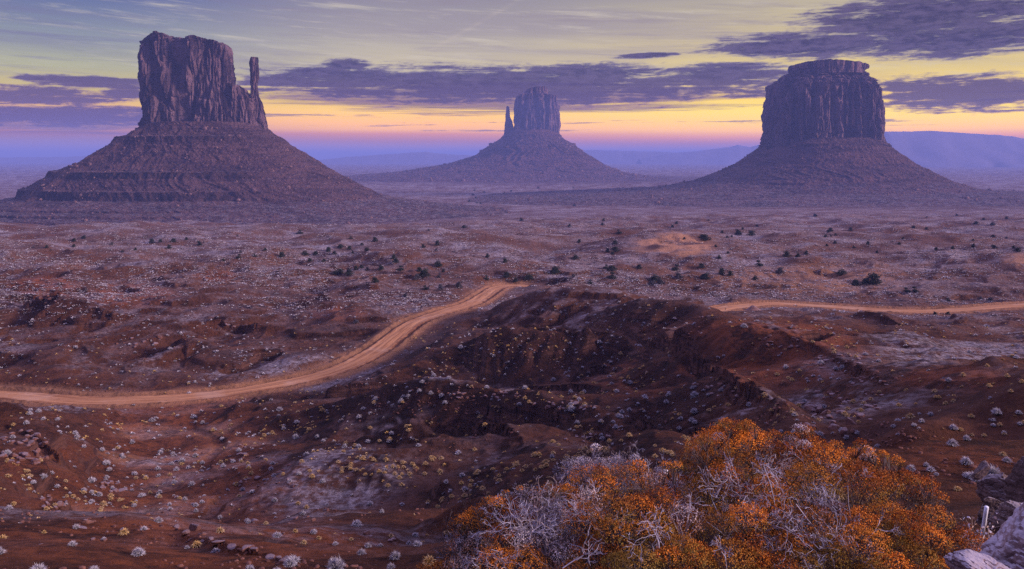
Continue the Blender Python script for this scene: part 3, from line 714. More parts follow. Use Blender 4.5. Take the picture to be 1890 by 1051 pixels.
def talus(name, D, rows, bfun, n, seed, mat, parent, NT=760, NZ=220, rough=.9, gul=4.0, right_soft=None, yoff=0.0):
    """rows: (py, xl, xr) from the top down, silhouette of the debris skirt with its ledges"""
    py = np.array([r[0] for r in rows], float)
    zz = CAMZ - (py - HY) / F * D; XL = np.array([(r[1] - CX) / F * (D + yoff) for r in rows]); XR = np.array([(r[2] - CX) / F * (D + yoff) for r in rows])
    # parameter along the profile: arclength of the left outline
    sl = np.concatenate([[0], np.cumsum(np.sqrt(np.diff(zz) ** 2 + (0.5 * np.diff(XL)) ** 2))]); u = np.linspace(0, sl[-1], NZ)
    z0 = np.interp(u, sl, zz); xl0 = np.interp(u, sl, XL); xr0 = np.interp(u, sl, XR)
    # soft (ledge-free) profile
    ks = np.linspace(0, len(rows) - 1, 6).astype(int)
    slz = np.interp(u, sl[ks], zz[ks])
    gz0 = np.abs(np.gradient(z0)); gx0 = np.abs(np.gradient(xl0)); bedp = ss(gz0 / (gz0 + gx0 + 1e-6), .46, .56)
    th = np.linspace(0, 2 * math.pi, NT, endpoint=False); ct, st = np.cos(th), np.sin(th); e = 2.0 / n
    ex = np.sign(ct) * np.abs(ct) ** e; ey = np.sign(st) * np.abs(st) ** e
    Z = np.repeat(z0[:, None], NT, 1)
    xc = ((xl0 + xr0) / 2)[:, None]; a = ((xr0 - xl0) / 2)[:, None]; bb = bfun(a)
    DC = D; D = D + yoff
    X = xc + a * ex[None]; Y = D + bb * ey[None]
    a0 = np.arctan2(ey, ex); ledge = (.2 + .8 * ss(pn2(a0 * 3.2, a0 * 0 + seed * .37, seed) + 0.30, -0.15, 0.2))[None] * np.ones((NZ, 1))
    if right_soft is not None:
        ledge = ledge * (1 - ss((X / DC * F + CX), *right_soft))
    xls = np.interp(-z0, -zz[ks], XL[ks]); xrs = np.interp(-z0, -zz[ks], XR[ks])
    xc2 = ((xls + xrs) / 2)[:, None]; a2 = ((xrs - xls) / 2)[:, None]
    X = X * ledge + (xc2 + a2 * ex[None]) * (1 - ledge); Y = Y * ledge + (D + bfun(a2) * ey[None]) * (1 - ledge)
    r = np.sqrt((X - xc) ** 2 + (Y - D) ** 2) + 1e-6; nx, nyv = (X - xc) / r, (Y - D) / r
    ang = np.arctan2(Y - D, X - xc)
    down = np.clip((z0[0] - Z) / (z0[0] - z0[-1]), 0, 1)
    arc = ang * np.maximum(r, 40)
    wa = ang + .25 * pn2(X / 120, Y / 120 + Z / 60, seed + 8)
    g = 1 - 2 * np.abs(pn2(wa * 5, down * 1.6 + seed, seed + 1)); g2 = 1 - 2 * np.abs(pn2(wa * 15, down * 4, seed + 2))
    off = gul * (g * .8 + g2 * .4) * (0.25 + ss(down, 0.05, .5)) + 2.2 * pn2(X / 11, Z / 30 + Y / 11, seed + 3)
    X = X + nx * off; Y = Y + nyv * off
    fr = pn3(X / 14, Y / 14, Z / 14, seed + 4) * 1.0 + pn3(X / 6, Y / 6, Z / 6, seed + 5) * .7 + .5 * pn3(X / 3, Y / 3, Z / 3, seed + 6)
    Z = Z + rough * fr
    BED = bedp[:, None] * ledge
    # edges of the beds stay sharp, with vertical joints
    j = np.abs(pn2(arc / 9, Z / 40, seed + 7)) * 2.2 * ledge
    X = X + nx * j; Y = Y + nyv * j
    A = np.stack([X, Y, Z], -1)
    rgb_ = np.random.default_rng(seed); k = 4200; ii = rgb_.integers(12, NZ - 2, k); jj = rgb_.integers(0, NT, k)
    wgt = ss(pn2(X[ii, jj] / 45, Z[ii, jj] / 20, seed + 12) + .4 * pn2(X[ii, jj] / 15, Y[ii, jj] / 15, seed + 13), -.1, .5); kp = rgb_.uniform(0, 1, k) < wgt + .08; ii, jj = ii[kp], jj[kp]; k = len(ii)
    V0, F0 = rock_base(); S = rgb_.uniform(.9, 2.0, k) * np.where(rgb_.uniform(0, 1, k) < .07, 2.2, 1) * (DC / 1500) ** .8
    Vb = V0[None] * (S[:, None] * rgb_.uniform(.7, 1.3, (k, 3)).T.reshape(3, k).T[:, None, 0])[..., None] if False else V0[None] * (S[:, None] * rgb_.uniform(.7, 1.3, (k, 3)))[:, None, :]
    Vb = Vb + np.stack([X[ii, jj], Y[ii, jj], Z[ii, jj] + .25 * S], -1)[:, None]
    bo = mesh_np('fallen_rocks', Vb.reshape(-1, 3), (F0[None] + (np.arange(k) * len(V0))[:, None, None]).reshape(-1, 3), MAT_FALL, parent); tag(bo, None, None, None, 'stuff')
    return mesh_np(name, A.reshape(-1, 3), grid_faces(NZ, NT, True)[:, ::-1], mat, parent, smooth=False, attrs=dict(bed=BED.ravel()))

# --- wide butte with the slim spire on its right
DW = 1500.0
west = empty('butte', (P(350, 290, DW)[0], DW, 10), 'tall wide butte whose thin detached spire stands right of its flat topped tower', 'butte')
inv = lambda o, par: setattr(o, 'matrix_parent_inverse', par.matrix_world.inverted())
def adopt(par):
    bpy.context.view_layer.update()
    for c in par.children: c.matrix_parent_inverse = par.matrix_world.inverted()
loft('tower', DW, [(252,264,440),(238,266,438),(200,264,433),(150,262,429),(110,263,425),(85,266,423),(60,270,421)],
     [(255,110),(264,84),(270,72),(280,66),(292,60),(305,58),(318,60),(328,67),(345,68),(360,65),(385,67),(402,72),(414,75),(419,80),(422,100),(430,118)], 52.0, 4.6, 11.0, 201, MAT_CLIFF, west, yoff=40.0, NT=900, NZ=240, cap_noise=2.2)
loft('shoulder', DW, [(255,418,486),(240,420,482),(200,421,474),(170,422,468),(150,424,462)],
     [(415,150),(426,150),(433,152),(437,156),(440,154),(445,157),(448,166),(456,168),(462,176),(470,184),(480,196)], 34.0, 3.4, 6.0, 221, MAT_CLIFF, west, yoff=40.0, NT=420, NZ=150, cap_noise=2.0, lam=(24, 10, 4))
loft('spire', DW, [(252,462,494),(240,463,492),(222,464,489),(205,464,485),(185,462,482),(175,461,477),(150,460,476),(120,459,475),(110,459,474),(103,460,473),(99,461,472)],
     [(455,101),(463,99.5),(470,100),(476,103)], lambda t: 16 - 9 * ss(t, 0.0, 0.5), 3.0, 2.6, 231, MAT_CLIFF, west, yoff=40.0, NT=220, NZ=150, NCAP=8, cap_noise=.6, lam=(14, 6, 3), bed=False)
talus('talus_slope', DW, [(226,280,470),(236,268,490),(240,262,494),(251,246,505),(253,228,514),(264,222,520),(268,218,524),(300,168,568),(314,136,592),(316,119,604),(327,114,612),(346,82,650),(348,71,662),(363,66,674),(366,45,700),(372,18,740),(376,-10,775),(379,-15,780),(382,-60,830),(386,-66,838),(389,-110,900),(392,-116,908),(395,-160,965),(398,-166,975),(404,-220,1060)],
      lambda a: 26 + 0.62 * a, 2.3, 241, MAT_TALUS, west, yoff=40.0, NT=1300, NZ=330, right_soft=(430, 560))
adopt(west)

# --- barrel butte with the flat cap
DM = 2046.0
merr = empty('butte', (P(1520, 290, DM)[0], DM, 5), 'broad barrel shaped butte without a spire, a flat slab capping its top', 'butte')
loft('tower', DM, [(285,1414,1624),(270,1415,1622),(230,1417,1622),(190,1419,1620),(165,1421,1616),(154,1422,1612),(146,1434,1606),(139,1442,1602),(132,1452,1598),(124,1464,1592)],
     [(1405,156),(1419,154),(1424,153),(1432,152),(1440,146),(1446,139),(1456,131),(1470,125),(1500,122),(1560,122),(1592,127),(1604,136),(1612,146),(1618,152),(1628,176)], lambda t: 118 - 46 * ss(t, .78, 1.0), 3.0, 13.0, 301, MAT_CLIFF, merr, yoff=85.0, NT=1000, NZ=220, cap_noise=1.6, lam=(46, 17, 6))
loft('cap_slab', DM, [(134,1474,1588),(126,1472,1590),(124,1466,1596),(119,1465,1597),(110,1468,1594)],
     [(1460,114),(1470,112),(1485,110.5),(1510,109),(1525,109.5),(1545,111),(1575,114),(1592,115),(1597,117)], 90.0, 3.0, 3.0, 321, MAT_CLIFF, merr, yoff=85.0, NT=360, NZ=40, NCAP=12, cap_noise=.8, bed=False, lam=(24, 10, 4))
talus('talus_slope', DM, [(255,1440,1600),(266,1412,1626),(272,1408,1630),(284,1392,1643),(294,1379,1658),(300,1370,1664),(303,1366,1668),(318,1338,1694),(330,1308,1722),(334,1296,1728),(338,1292,1735),(348,1240,1766),(351,1216,1784),(356,1150,1830),(360,1080,1900),(364,1000,1980),(370,860,2100)],
      lambda a: 60 + 0.72 * a, 2.2, 331, MAT_TALUS, merr, yoff=85.0, NT=1200, NZ=240, right_soft=(1640, 1720))
adopt(merr)

# --- far mitten
DE = 4100.0
MAT_CLIFF_F = mat_butte('far_sandstone_cliff', (.9, .9, .95)); MAT_TALUS_F = mat_butte('far_talus_slope', (.9, .9, .95), talus=True)
east = empty('butte', (P(985, 290, DE)[0], DE, 0), 'smallest and haziest butte, with a short thin spire at the left end of its tower', 'butte')
loft('tower', DE, [(256,941,1034),(248,944,1032),(220,946,1031),(195,948,1030),(182,951,1029),(174,955,1028)],
     [(940,190),(947,190),(951,182),(956,176),(963,172.5),(1000,172),(1022,175),(1027,176),(1030,184)], 85.0, 3.4, 12.0, 401, MAT_CLIFF_F, east, yoff=60.0, NT=520, NZ=120, cap_noise=2.0, lam=(55, 22, 9))
loft('cap_block', DE, [(176,965,1013),(170,967,1012),(160,968,1012)],
     [(960,170),(968,168),(974,163),(982,160.5),(992,159),(1003,158),(1009,160),(1013,165)], 55.0, 3.2, 6.0, 421, MAT_CLIFF_F, east, yoff=60.0, NT=220, NZ=30, NCAP=10, cap_noise=2.0, bed=False, lam=(30, 14, 7))
loft('spire', DE, [(256,929,952),(246,931,950),(235,932,948),(222,933,946),(214,933.5,941),(200,934.5,940.5),(194,935,940)],
     [(928,198),(934,196),(937,194.5),(940,196),(941.5,214),(944,219),(950,222)], lambda t: 40 - 24 * ss(t, 0, .6), 2.8, 4.0, 431, MAT_CLIFF_F, east, yoff=60.0, NT=160, NZ=90, NCAP=6, cap_noise=.8, bed=False, lam=(30, 14, 7))
talus('talus_slope', DE, [(240,950,1020),(250,930,1034),(256,924,1036),(266,910,1056),(270,903,1060),(273,899,1063),(288,880,1083),(292,868,1092),(298,848,1100),(303,830,1108),(306,815,1112),(316,752,1140),(318,740,1146),(322,690,1170),(326,640,1195),(336,540,1250)],
      lambda a: 80 + 0.7 * a, 2.2, 441, MAT_TALUS_F, east, yoff=60.0, NT=620, NZ=150, rough=3.0, gul=10, right_soft=(1100, 1160))
adopt(east)

# --- far ranges and low mesas, fading into the air
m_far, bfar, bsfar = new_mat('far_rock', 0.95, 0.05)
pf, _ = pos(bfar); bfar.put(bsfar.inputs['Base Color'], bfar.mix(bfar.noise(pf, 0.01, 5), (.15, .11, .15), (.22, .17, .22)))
def range_mesh(name, D, prof, depth, label, seed, zlow=-8.0):
    px = np.linspace(prof[0][0], prof[-1][0], 260)
    py = np.interp(px, [q[0] for q in prof], [q[1] for q in prof])
    X = (px - CX) / F * D
    zt = CAMZ - (py - HY) / F * D
    zt = zt + (pn2(X / 260, X * 0, seed) * .6 + pn2(X / 90, X * 0 + 4, seed + 1) * .35 + np.abs(pn2(X / 40, X * 0 + 8, seed + 2)) * .2) * np.minimum(D * .0009, np.maximum(zt, 0) * .25)
    zt = np.maximum(zt, zlow + .5)
    offs = [-1.0, -0.75, -.5, -.3, -.14, 0.0, .2, .5, 1.0]; hs = [0, .14, .34, .52, .86, 1.0, .9, .55, 0]
    rows = []
    for o_, h in zip(offs, hs):
        r = pn2(X / 300 + o_ * 7, X * 0 + o_ * 3, seed + 5)
        rows.append(np.stack([X, D + depth * o_ * (1 + .25 * r) + 0 * X, zlow + (zt - zlow) * np.clip(h + .06 * r * (0 < h < 1), 0, 1)], -1))
    o = mesh_np(name, np.array(rows).reshape(-1, 3), grid_faces(len(rows), len(px)), m_far, smooth=True)
    return tag(o, label, None, None, 'structure')
range_mesh('mountains', 9300, [(1560,292),(1600,262),(1632,243),(1680,243),(1720,242),(1780,246),(1830,249),(1870,252),(1890,256),(2000,250),(2200,270),(2400,292)], 900, 'long flat topped range fading into haze at the right edge', 501)
range_mesh('hills', 12500, [(1540,292),(1600,275),(1650,262),(1690,264),(1712,263),(1745,266),(1770,271),(1792,266),(1815,270),(1890,272),(2100,280),(2300,293)], 500, 'lower hazy hills in front of the long range at the right edge', 511)
range_mesh('hills.001', 12500, [(1180,294),(1240,283),(1290,279),(1345,272),(1362,268),(1385,272),(1400,268),(1425,274),(1500,282),(1560,294)], 400, 'small hazy hills left of the barrel butte', 531)
range_mesh('mesa', 13000, [(560,300),(640,290),(700,286),(730,284),(760,282),(785,280.5),(800,283),(860,287),(905,290),(960,300)], 300, 'low flat mesa on the plain left of the middle butte', 541)
range_mesh('mesa.001', 13500, [(1010,302),(1060,279),(1100,277),(1160,279),(1260,282),(1400,285),(1500,300)], 250, 'low mesa line on the plain right of the middle butte', 551)
range_mesh('mesa.002', 13800, [(-400,298),(-200,292),(0,291),(120,290),(200,286),(260,284),(300,284),(380,300)], 300, 'low mesa rim on the plain behind the left butte', 561)
pk = loft('rock_peak', 6400, [(292,172,212),(288,180,204),(285,186,198),(282.5,189,196),(279.5,191,194)], [(170,281),(192,279.5),(214,281)], 40.0, 2.2, 3.0, 571, m_far, None, NT=60, NZ=30, NCAP=3, cap_noise=.5, bed=False)
tag(pk, 'tiny pointed hazy peak on the plain far behind the left butte', 'rock peak')

# ------------------------------------------------------------------ roads
def mat_road():
    m, b, bs = new_mat('packed_dirt', 0.92, 0.12)
    p, _ = pos(b)
    a = b.attr('across'); l = b.attr('along')
    tr = b.noise(b.vec(a * 4.5, l * 0.06, 0.0), 1.0, 7, 0.72, 0.8); blo = b.noise(p, 0.12, 5, 0.65); fn = b.noise(p, 1.7, 6, 0.7)
    c = b.mix(b.sstep(tr, 0.36, 0.64), (.30, .12, .048), (.60, .285, .125))
    c = b.mix(b.sstep(blo, 0.48, 0.66) * 0.5, c, (.58, .35, .22))
    c = b.mix(b.sstep(fn, .5, .7) * .35, c, (.34, .16, .085))
    ed = a.abs() + (b.noise(p, .55, 5, .7) - .5) * .9
    c = b.mix(b.sstep(ed, 0.66, 0.92) * 0.9, c, (.19, .072, .033))
    c = b.mix(b.sstep(b.voronoi(p, 1.1, 'F1'), .22, .08) * b.sstep(fn, .45, .6) * .6, c, (.13, .058, .036))
    b.put(bs.inputs['Base Color'], c); bump(b, bs, tr * .8 + fn * .3, 0.7, 0.15)
    return m
MAT_ROAD = mat_road()
def road(name, R, hw, label):
    w3 = np.array([P(*p) for p in smooth_poly(R, 14)])
    seg = np.concatenate([[0], np.cumsum(np.linalg.norm(np.diff(w3[:, :2], axis=0), axis=1))])
    s = np.linspace(0, seg[-1], int(seg[-1] / 1.2)); C = np.stack([np.interp(s, seg, w3[:, k]) for k in range(3)], -1)
    T = np.gradient(C[:, :2], axis=0); T /= np.linalg.norm(T, axis=1)[:, None]; Nn = np.stack([-T[:, 1], T[:, 0]], -1)
    ac = np.linspace(-1, 1, 15); V = []; A = []; L = []
    for i, c in enumerate(C):
        wv = hw * (.97 + .10 * float(pn2(np.array([s[i] / 1.6]), np.array([.2]), 604)[0]) + .09 * float(pn2(np.array([s[i] / 4]), np.array([.7]), 603)[0]) + .07 * math.sin(s[i] / 9) + .1 * float(pn2(np.array([s[i] / 14]), np.array([.5]), 601)[0]))
        for q in ac:
            prof = -0.10 * math.exp(-((abs(q) - .45) / .12) ** 2) + (0.0 if abs(q) < .99 else -.35)
            V.append((c[0] + Nn[i, 0] * q * wv, c[1] + Nn[i, 1] * q * wv, c[2] + 0.02 + prof)); A.append(q); L.append(s[i])
    o = mesh_np(name, V, grid_faces(len(C), len(ac)), MAT_ROAD, smooth=True, attrs=dict(across=A, along=L))
    return tag(o, label, None, None, 'structure')
road('dirt_road', ROAD1, 3.15, 'orange dirt road sweeping in from the left edge and bending away uphill')
road('dirt_road.001', ROAD2, 3.3, 'thin pale dirt road running to the right edge behind the dark ridges')
# ------------------------------------------------------------------ small things: prototypes
PROTO = {}
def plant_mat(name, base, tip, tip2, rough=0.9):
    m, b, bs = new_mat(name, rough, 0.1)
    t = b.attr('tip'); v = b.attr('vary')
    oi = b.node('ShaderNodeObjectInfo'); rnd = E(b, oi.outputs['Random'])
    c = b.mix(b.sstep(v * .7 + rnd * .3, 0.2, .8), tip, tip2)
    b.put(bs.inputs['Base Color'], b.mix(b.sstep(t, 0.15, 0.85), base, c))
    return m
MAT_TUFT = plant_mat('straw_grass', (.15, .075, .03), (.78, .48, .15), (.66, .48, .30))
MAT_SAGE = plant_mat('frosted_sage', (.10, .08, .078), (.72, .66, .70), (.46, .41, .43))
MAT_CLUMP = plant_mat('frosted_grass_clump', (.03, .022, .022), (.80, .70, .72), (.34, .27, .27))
MAT_CROWN = plant_mat('juniper_foliage', (.022, .025, .022), (.085, .092, .072), (.05, .06, .046))
MAT_CROWN_F = plant_mat('frosted_juniper_foliage', (.045, .04, .045), (.22, .19, .22), (.13, .11, .12))
m_bark, b_, bs_ = new_mat('grey_bark'); p_, _ = pos(b_)
b_.put(bs_.inputs['Base Color'], b_.mix(b_.noise(p_, 6, 4), (.06, .045, .038), (.17, .13, .12)))

def blades(rng, n, rad, hgt, wid, lean=1.0, base_r=.25, droop=0.0, segs=2):
    """n narrow blades springing from a small base into a dome -> verts, faces, tip"""
    az = rng.uniform(0, 2 * math.pi, n); q = rng.uniform(0, 1, n) ** .6
    el = (1 - q * lean) * math.pi / 2 * .95 + .06
    L = rng.uniform(.72, 1.05, n)
    root = np.stack([np.cos(az), np.sin(az), np.zeros(n)], -1) * (rad * base_r * q * rng.uniform(.3, 1, n))[:, None]
    tip = np.stack([np.cos(az) * np.cos(el) * rad * L, np.sin(az) * np.cos(el) * rad * L, np.sin(el) * hgt * L + .02], -1)
    tip += rng.normal(0, .06 * rad, (n, 3)); tip[:, 2] = np.maximum(tip[:, 2], .03)
    mid = (root + tip) * .5; mid[:, 2] += hgt * (.16 + droop)
    a2 = rng.uniform(0, math.pi, n); w = np.stack([np.cos(a2), np.sin(a2), rng.normal(0, .3, n)], -1) * wid
    V = np.stack([root - w * .5, root + w * .5, mid + w * .5, mid - w * .5, tip], 1)
    base = (np.arange(n) * 5)[:, None]
    Fq = base + np.array([[0, 1, 2, 3]]); Ft = base + np.array([[3, 2, 4]])
    T = np.tile(np.array([0, 0, .6, .6, 1.0]), n); VY = np.repeat(rng.uniform(0, 1, n), 5)
    return V.reshape(-1, 3), [Fq, Ft], T, VY
def proto_mesh(name, V, Fs, mat, attrs, smooth=False):
    o = mesh_np(name, V, Fs, mat, None, smooth, attrs); me = o.data; bpy.data.objects.remove(o); return me
TUFTS = []; SAGES = []
for k in range(4):
    r = np.random.default_rng(900 + k)
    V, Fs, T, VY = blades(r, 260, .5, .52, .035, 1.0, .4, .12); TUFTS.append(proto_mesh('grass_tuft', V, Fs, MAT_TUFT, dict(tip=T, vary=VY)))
    V, Fs, T, VY = blades(r, 620, .5, .60, .017, .95, .45, .03)
    V += .07 * np.stack([pn3(V[:, 0] * 5, V[:, 1] * 5, V[:, 2] * 5, 40 + k), pn3(V[:, 0] * 5 + 9, V[:, 1] * 5, V[:, 2] * 5, 41 + k), pn3(V[:, 0] * 5, V[:, 1] * 5 + 9, V[:, 2] * 5, 42 + k)], -1) * 2
    SAGES.append(proto_mesh('sage_shrub', V, Fs, MAT_SAGE, dict(tip=T, vary=VY)))

def tube(pts, rad, ns=5):
    pts = np.asarray(pts, float); rad = np.asarray(rad, float); n = len(pts)
    T = np.gradient(pts, axis=0); T /= np.linalg.norm(T, axis=1)[:, None] + 1e-9
    ref = np.array([.31, .17, .93]); A = np.cross(T, ref); A /= np.linalg.norm(A, axis=1)[:, None] + 1e-9; B = np.cross(T, A)
    th = np.linspace(0, 2 * math.pi, ns, endpoint=False)
    V = pts[:, None] + rad[:, None, None] * (np.cos(th)[None, :, None] * A[:, None] + np.sin(th)[None, :, None] * B[:, None])
    return V.reshape(-1, 3), grid_faces(n, ns, True)
class Acc:
    def __init__(s): s.V = []; s.F = []; s.n = 0; s.at = {}
    def add(s, V, F, **at):
        V = np.asarray(V, float); s.V.append(V); s.F.append(np.asarray(F) + s.n); s.n += len(V)
        for k, a in at.items(): s.at.setdefault(k, []).append(np.broadcast_to(a, (len(V),)))
    def cat(s):
        byk = {}
        for f in s.F: byk.setdefault(f.shape[1], []).append(f)
        return np.concatenate(s.V), [np.concatenate(v) for v in byk.values()], {k: np.concatenate(v) for k, v in s.at.items()}

TREES = []
for k in range(5):
    r = np.random.default_rng(700 + k); tr = Acc()
    lobes = []
    for i in range(9 + k % 3):
        a = r.uniform(0, 6.28); q = r.uniform(.18, .36) if i < 5 else r.uniform(0, .2); h = .14 + .16 * i / 4 if i < 5 else r.uniform(.3, .78)
        lobes.append((np.array([math.cos(a) * q, math.sin(a) * q, h]), r.uniform(.19, .29) * (1.2 - .5 * h)))
    for i, (c, q) in enumerate(lobes):
        t = np.linspace(0, 1, 6)[:, None]; b0 = np.array([r.normal(0, .035), r.normal(0, .035), -.06])
        path = b0 + (c - b0) * t + np.array([0, 0, .1]) * np.sin(t * math.pi) + r.normal(0, .015, (6, 3)) * (t > 0)
        V, Fc = tube(path, np.linspace(.034, .008, 6), 5); tr.add(V, Fc)
    V, Fc, _ = tr.cat(); trunk = proto_mesh('trunk', V, Fc, m_bark, None)
    vs = []
    for c, q in lobes:
        n = 170; d = r.normal(0, 1, (n, 3)); d /= np.linalg.norm(d, axis=1)[:, None]
        pt = c + d * (q * r.uniform(.35, 1.08, n) ** .6)[:, None] * np.array([1.12, 1.12, .85])
        vs.append(pt)
    C = np.concatenate(vs); C = C[C[:, 2] > .03]; n = len(C)
    d1 = r.normal(0, 1, (n, 3)); d1 /= np.linalg.norm(d1, axis=1)[:, None]; d2 = np.cross(d1, r.normal(0, 1, (n, 3))); d2 /= np.linalg.norm(d2, axis=1)[:, None]
    s = r.uniform(.022, .05, n)[:, None]
    V = np.stack([C - d1 * s, C + d2 * s * .7, C + d1 * s, C - d2 * s * .7], 1).reshape(-1, 3)
    tipv = np.repeat(np.clip(r.normal(.5, .3, n), 0, 1), 4)
    crowns = [proto_mesh('crown', V, np.arange(n * 4).reshape(-1, 4), mt, dict(tip=tipv, vary=np.repeat(r.uniform(0, 1, n), 4))) for mt in (MAT_CROWN, MAT_CROWN_F)]
    TREES.append((trunk, crowns))

def ico(sub):
    import bmesh
    bm = bmesh.new(); bmesh.ops.create_icosphere(bm, subdivisions=sub, radius=1.0)
    V = np.array([v.co[:] for v in bm.verts]); Fc = np.array([[v.index for v in f.verts] for f in bm.faces]); bm.free(); return V, Fc
def rock_shape(seed, sub, scl=(1, .8, .6), planes=16, rough=.05, flatten=None):
    r = np.random.default_rng(seed); V, Fc = ico(sub)
    nd = r.normal(0, 1, (planes, 3)); nd /= np.linalg.norm(nd, axis=1)[:, None]; dist = r.uniform(.58, .95, planes)
    dots = V @ nd.T; rr = np.min(np.where(dots > .05, dist[None] / np.maximum(dots, .05), 9), axis=1); rr = np.minimum(rr, 1.15)
    Q = V * rr[:, None]
    nz = pn3(Q[:, 0] * 2.2, Q[:, 1] * 2.2, Q[:, 2] * 2.2, seed) + .5 * pn3(Q[:, 0] * 5, Q[:, 1] * 5, Q[:, 2] * 5, seed + 1) + .3 * pn3(Q[:, 0] * 11, Q[:, 1] * 11, Q[:, 2] * 11, seed + 2)
    lay = pn2(Q[:, 2] * 5 + .4 * pn2(Q[:, 0] * 2, Q[:, 1] * 2, 8), Q[:, 2] * 0 + .5, seed + 3)
    Q = Q * (1 + rough * nz + rough * .8 * lay)[:, None]
    return Q * np.array(scl), Fc
def mat_rock(name, a, bcol, frost=0.0, sc=1.0):
    m, b, bs = new_mat(name, .92, .15); nrm_off = 0
    tc = b.node('ShaderNodeTexCoord'); p = E(b, tc.outputs['Object']); _, nrm = pos(b)
    oi = b.node('ShaderNodeObjectInfo'); rnd = E(b, oi.outputs['Random'])
    n0 = b.noise(p, 1.6 * sc, 7, .68); n1_ = b.noise(p, 7 * sc, 6, .72)
    x, y, z = b.xyz(p); ly = b.noise(b.vec(x * .8, y * .8, z * 9), 1.0 * sc, 5, .6)
    c = b.mix(b.sstep(n0 * .6 + ly * .4, .35, .65), a, bcol); c = b.mix(b.sstep(n1_, .52, .7) * .4, c, tuple(min(1, q * 1.5) for q in bcol))
    c = b.mix(rnd * .35, c, tuple(q * .6 for q in a))
    if frost:
        nx, ny, nz = b.xyz(nrm); c = b.mix(b.sstep(nz + n1_ * .6, .9, 1.3) * frost, c, (.55, .50, .56))
    b.put(bs.inputs['Base Color'], c); bump(b, bs, n0 * .5 + n1_ * .25 + ly * .25, .8, .12 / sc)
    return m
MAT_ROCK = mat_rock('red_sandstone_rock', (.105, .046, .036), (.24, .105, .075), .25)
ROCKS = []
for k in range(8):
    scl = [(1, .85, .7), (1, .7, .5), (1, .9, .85), (1.1, .8, .38), (1, .8, .6), (.9, .8, .8), (1.2, .7, .45), (1, 1, .55)][k]
    V, Fc = rock_shape(800 + k, 3, scl, 14, .045); V[:, 2] += .25 * scl[2]
    ROCKS.append(proto_mesh('boulder', V, Fc, MAT_ROCK, None))

# ------------------------------------------------------------------ describing where a thing stands
MARKS = [(350, 150, 'left butte'), (300, 320, "left butte debris skirt"), (985, 240, 'middle butte'), (1520, 200, 'barrel butte'), (1500, 330, "barrel butte debris skirt"),
 (1245, 450, 'orange sand clearing'), (930, 530, 'top of the road bend'), (810, 580, "upper orange road"), (710, 640, "widest orange road stretch"), (560, 705, "middle orange road"),
 (370, 735, "dry wash mouth"), (150, 738, "orange road's left end"), (335, 830, "mid dry wash"), (325, 920, "dry wash's lower end"),
 (60, 825, "left edge rubble slope"), (150, 900, "red slope beside the wash"), (480, 850, "dark hillside beside the wash"), (345, 972, "bottom bench block pile"), (180, 1030, 'bottom left bench'), (520, 1020, "bottom bench pointed stones"), (690, 1010, "bench before the orange bush"),
 (700, 930, "red flat under the spurs"), (740, 705, "middle spur crest"), (757, 777, "lower spur's thin ledge"), (950, 600, "tallest spur crest"), (900, 735, "middle spur block ledge"), (1050, 750, 'long block ledge'), (1060, 535, "low mound behind the spurs"), (1220, 556, 'dark flat topped mound'),
 (850, 850, "lower spur's dark face"), (800, 650, "tallest spur's left flank"), (1120, 830, 'frosted bush'), (1500, 880, 'orange bush'), (1400, 780, "slope above the bush"), (1250, 690, "gully beside the spurs"), (1540, 765, 'boulder pile'), (1430, 640, 'rocky red ridge'), (1620, 595, "dark hill below thin road"), (1760, 690, "right red knoll"),
 (1740, 860, "red bench beside the bush"), (1840, 890, 'big grey boulder'), (1850, 740, "right edge dark slope"), (1390, 570, "little dirt pile"), (1600, 572, 'thin pale road'), (1830, 565, "thin pale road's right end"), (1500, 490, "cut bank pan"), (1600, 520, 'round sandy dune'), (1800, 480, "right shrubby flat"), (800, 480, 'juniper dune'), (660, 480, "juniper dune's left shoulder"),
 (90, 545, "left edge rusty outcrop"), (400, 510, 'rusty knob'), (480, 605, "badland hill above road"), (250, 660, "left badland hill"), (250, 560, "left badlands gully"), (300, 450, "flat below left butte"), (500, 470, "flat beside the juniper dune"), (1060, 490, "hollow beside the sand clearing"), (1000, 365, "middle butte plain"), (1300, 400, "barrel butte flat"), (1600, 400, "barrel butte's right flat"), (80, 660, "left edge frosted flat"), (1700, 640, "small gullies beside dark hill")]
USED = {}
def where(px, py):
    best = min(MARKS, key=lambda m: ((m[0] - px) * .8) ** 2 + ((m[1] - py) * 1.6) ** 2)
    dx, dy = px - best[0], (py - best[1])
    dist = math.hypot(dx * .8, dy * 1.6)
    ax = 'right of' if dx > 0 else 'left of'; ay = 'below' if dy > 0 else 'above'
    if abs(dx) * .8 > 2.2 * abs(dy) * 1.6: rel = ax
    elif abs(dy) * 1.6 > 2.2 * abs(dx) * .8: rel = ay
    else: rel = f"{ay} and {'right' if dx > 0 else 'left'} of"
    nearw = 'at' if dist < 10 else ('just ' if dist < 30 else ('' if dist < 70 else 'well '))
    return (f'at the {best[2]}' if nearw == 'at' else f'{nearw}{rel} the {best[2]}')
